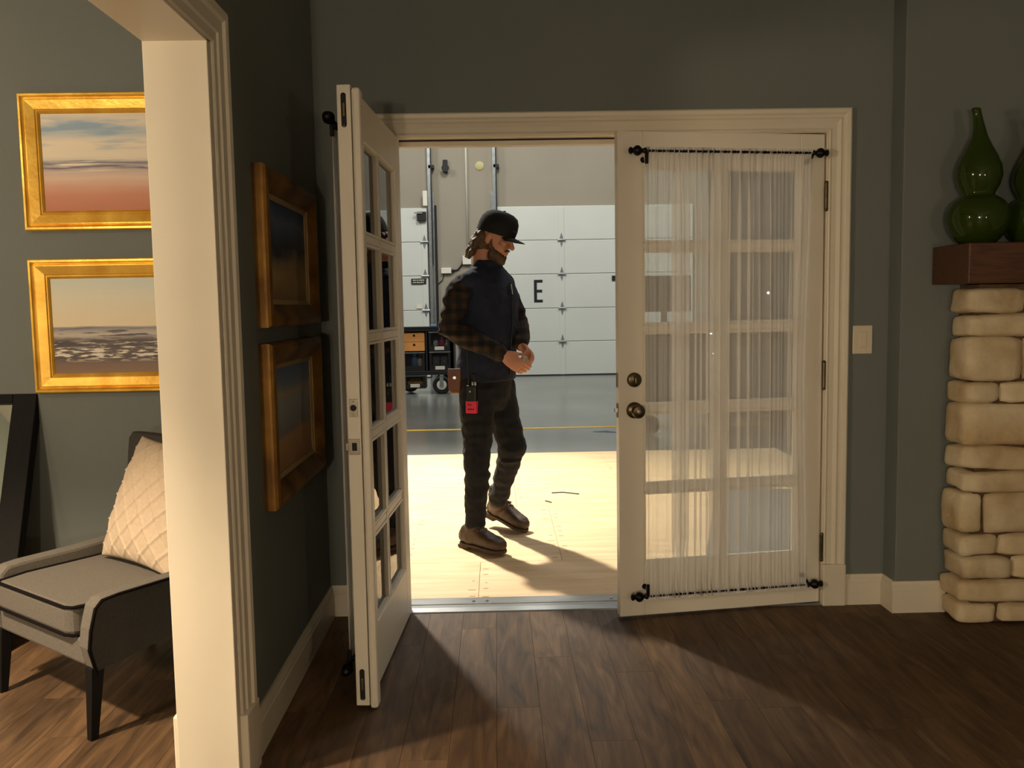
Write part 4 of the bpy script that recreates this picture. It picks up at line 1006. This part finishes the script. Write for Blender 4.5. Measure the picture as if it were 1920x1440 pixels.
# boots
def boot(heel, toe, ankle, pitch):
    d = Vector((toe-heel)); ln = d.length; f = d.normalized(); s = UP.cross(f).normalized(); u = f.cross(s).normalized()
    def P(a, b, c): return heel+f*a+s*b+u*c
    m = MB(); secs = [(.0, .026, .02, .075), (.03, .039, .012, .115), (.08, .045, .012, .135), (.13, .045, .012, .125), (.18, .049, .012, .100), (.24, .053, .012, .083), (.285, .051, .012, .076), (.312, .039, .014, .062), (.325, .018, .02, .042)]
    k = ln/.325
    sg = lambda q, e: math.copysign(abs(q)**e, q)
    m.loft([[P(a*k, w*sg(math.cos(t), .6), z0+(z1-z0)*(.5+.5*sg(math.sin(t), .75))) for t in [2*math.pi*i/18 for i in range(18)]] for a, w, z0, z1 in secs])
    m.tube([P(.075*k, 0, .05), ankle, ankle+UP*.075], [(.056, .047), (.056, .047), (.054, .05)], 16, up=f)
    o = mesh_obj('boot', remesh(m, .006, 3, lambda p: .002*noise.noise(p*40)), M['leather'], PX)
    sl = MB()
    prof = [(-.002, .012), (.012, .030), (.04, .0395), (.09, .040), (.15, .041), (.21, .050), (.255, .0545), (.295, .047), (.32, .028), (.329, .010)]
    outl = [(a, w) for a, w in prof]+[(a, -w) for a, w in prof[::-1]]
    sl.loft([[P(a*k, w, z) for a, w in outl] for z in (0, .017)])
    sl.v = [p for p in sl.v]
    obj('sole', sl, M['sole'], o, world=True, bevel=.003)
    hl_ = MB().loft([[P(a*k, b, c) for a, b in ((.002, -.034), (.085, -.038), (.085, .038), (.002, .034))] for c in (-.020, .004)]) if pitch else MB().loft([[P(a*k, b, c) for a, b in ((.002, -.034), (.085, -.038), (.085, .038), (.002, .034))] for c in (-.0145, .004)])
    obj('heel', hl_, M['sole'], o, world=True, bevel=.003)
    q = MB()
    q.loft([[P(a*k, w*math.cos(t), z0+(z1-z0)*(.5+.5*math.sin(t))) for t in [math.pi*i/14-math.pi*0 for i in range(15)]] for a, w, z0, z1 in ((-.004, .012, .02, .058), (.0, .028, .018, .068), (.03, .0405, .012, .085), (.07, .0435, .012, .06), (.11, .0435, .012, .040))], cap=False, closed=False)
    lc = MB()
    for i in range(4):
        a = .115+.022*i; z = .142-.014*i
        lc.tube([P(a*k, -.032, z-.012), P(a*k, 0, z+.001), P((a+.008)*k, .032, z-.012)], .0032, 6)
        for sd in (-1, 1): lc.sph(P(a*k, sd*.032, z-.012), .0048, 8, 5)
    obj('laces', lc, M['leather_pale'], o, world=True, smooth=2)
boot(V3(.190, 1.080, .0165), V3(.425, .850, .0165), nan+V3(0, 0, .03), False)
boot(V3(.330, 1.520, .085), V3(.560, 1.340, .004), fan, True)
# things carried by the person
pc = thing('leather_pouch', 'tan leather pouch on the belt of the person', 'pouch', (.172, 1.045, .865))
pb = MB(); pb.loft([[(x*w, y*d, z) for x, y in ((-1, -1), (1, -1), (1, 1), (-1, 1))] for z, w, d in ((0, .026, .016), (.03, .034, .021), (.08, .036, .023), (.12, .034, .021), (.135, .03, .016))])
obj('body', pb, M['pouch'], pc, bevel=.008); obj('flap', MB().box(-.036, .036, -.027, -.018, .07, .137), M['pouch'], pc, bevel=.006)
obj('snap', MB().lathe([(.008, -.031), (.008, -.026)], (.0, 0, .088), 'Y', 12), M['silver'], pc)
wt = thing('walkie_talkie', 'black walkie talkie with pink tape hanging at the hip of the person', 'radio', (.268, .955, .765), R(-22))
obj('body', B(-.029, .029, -.018, .018, .06, .150), M['radio'], wt, bevel=.006)
tp = obj('tape_tag', B(-.031, .031, -.0195, .0195, .0, .066), M['pink'], wt, bevel=.003)
wr_ = MB(); rg = random.Random(8)
for zr, xs in ((.042, (-.016, -.004)), (.018, (-.018, -.009, 0, .012))):
    for x in xs: wr_.box(x, x+.006, -.0205, -.0195, zr, zr+.008)
obj('handwriting', wr_, M['dark'], tp)
obj('antenna', MB().tube([(-.018, 0, .15), (-.020, .0, .25), (-.022, 0, .36)], [.005, .0045, .004], 8), M['radio'], wt, smooth=2)
for x, m in ((.004, 'silver'), (.02, 'silver')): obj('dial', MB().lathe([(.008, .15), (.008, .166), (.006, .17)], (x, 0, 0), 'Z', 12), M[m], wt, smooth=40)
obj('belt_clip', B(-.012, .012, .018, .03, .08, .21), M['radio'], wt, bevel=.003); obj('logo_dot', MB().lathe([(.006, -.0195), (.006, -.018)], (-.004, 0, .118), 'Y', 12), M['silver'], wt)
cr = MB().sph(tuple(obc), .020, 16, 10)
me = remesh(cr, .004, 1, lambda p: .006*noise.noise(p*70))
props(mesh_obj('paper_ball', me, M['pale'], None, world=False), 'small pale crumpled object held in the fingers of the person', 'paper ball')
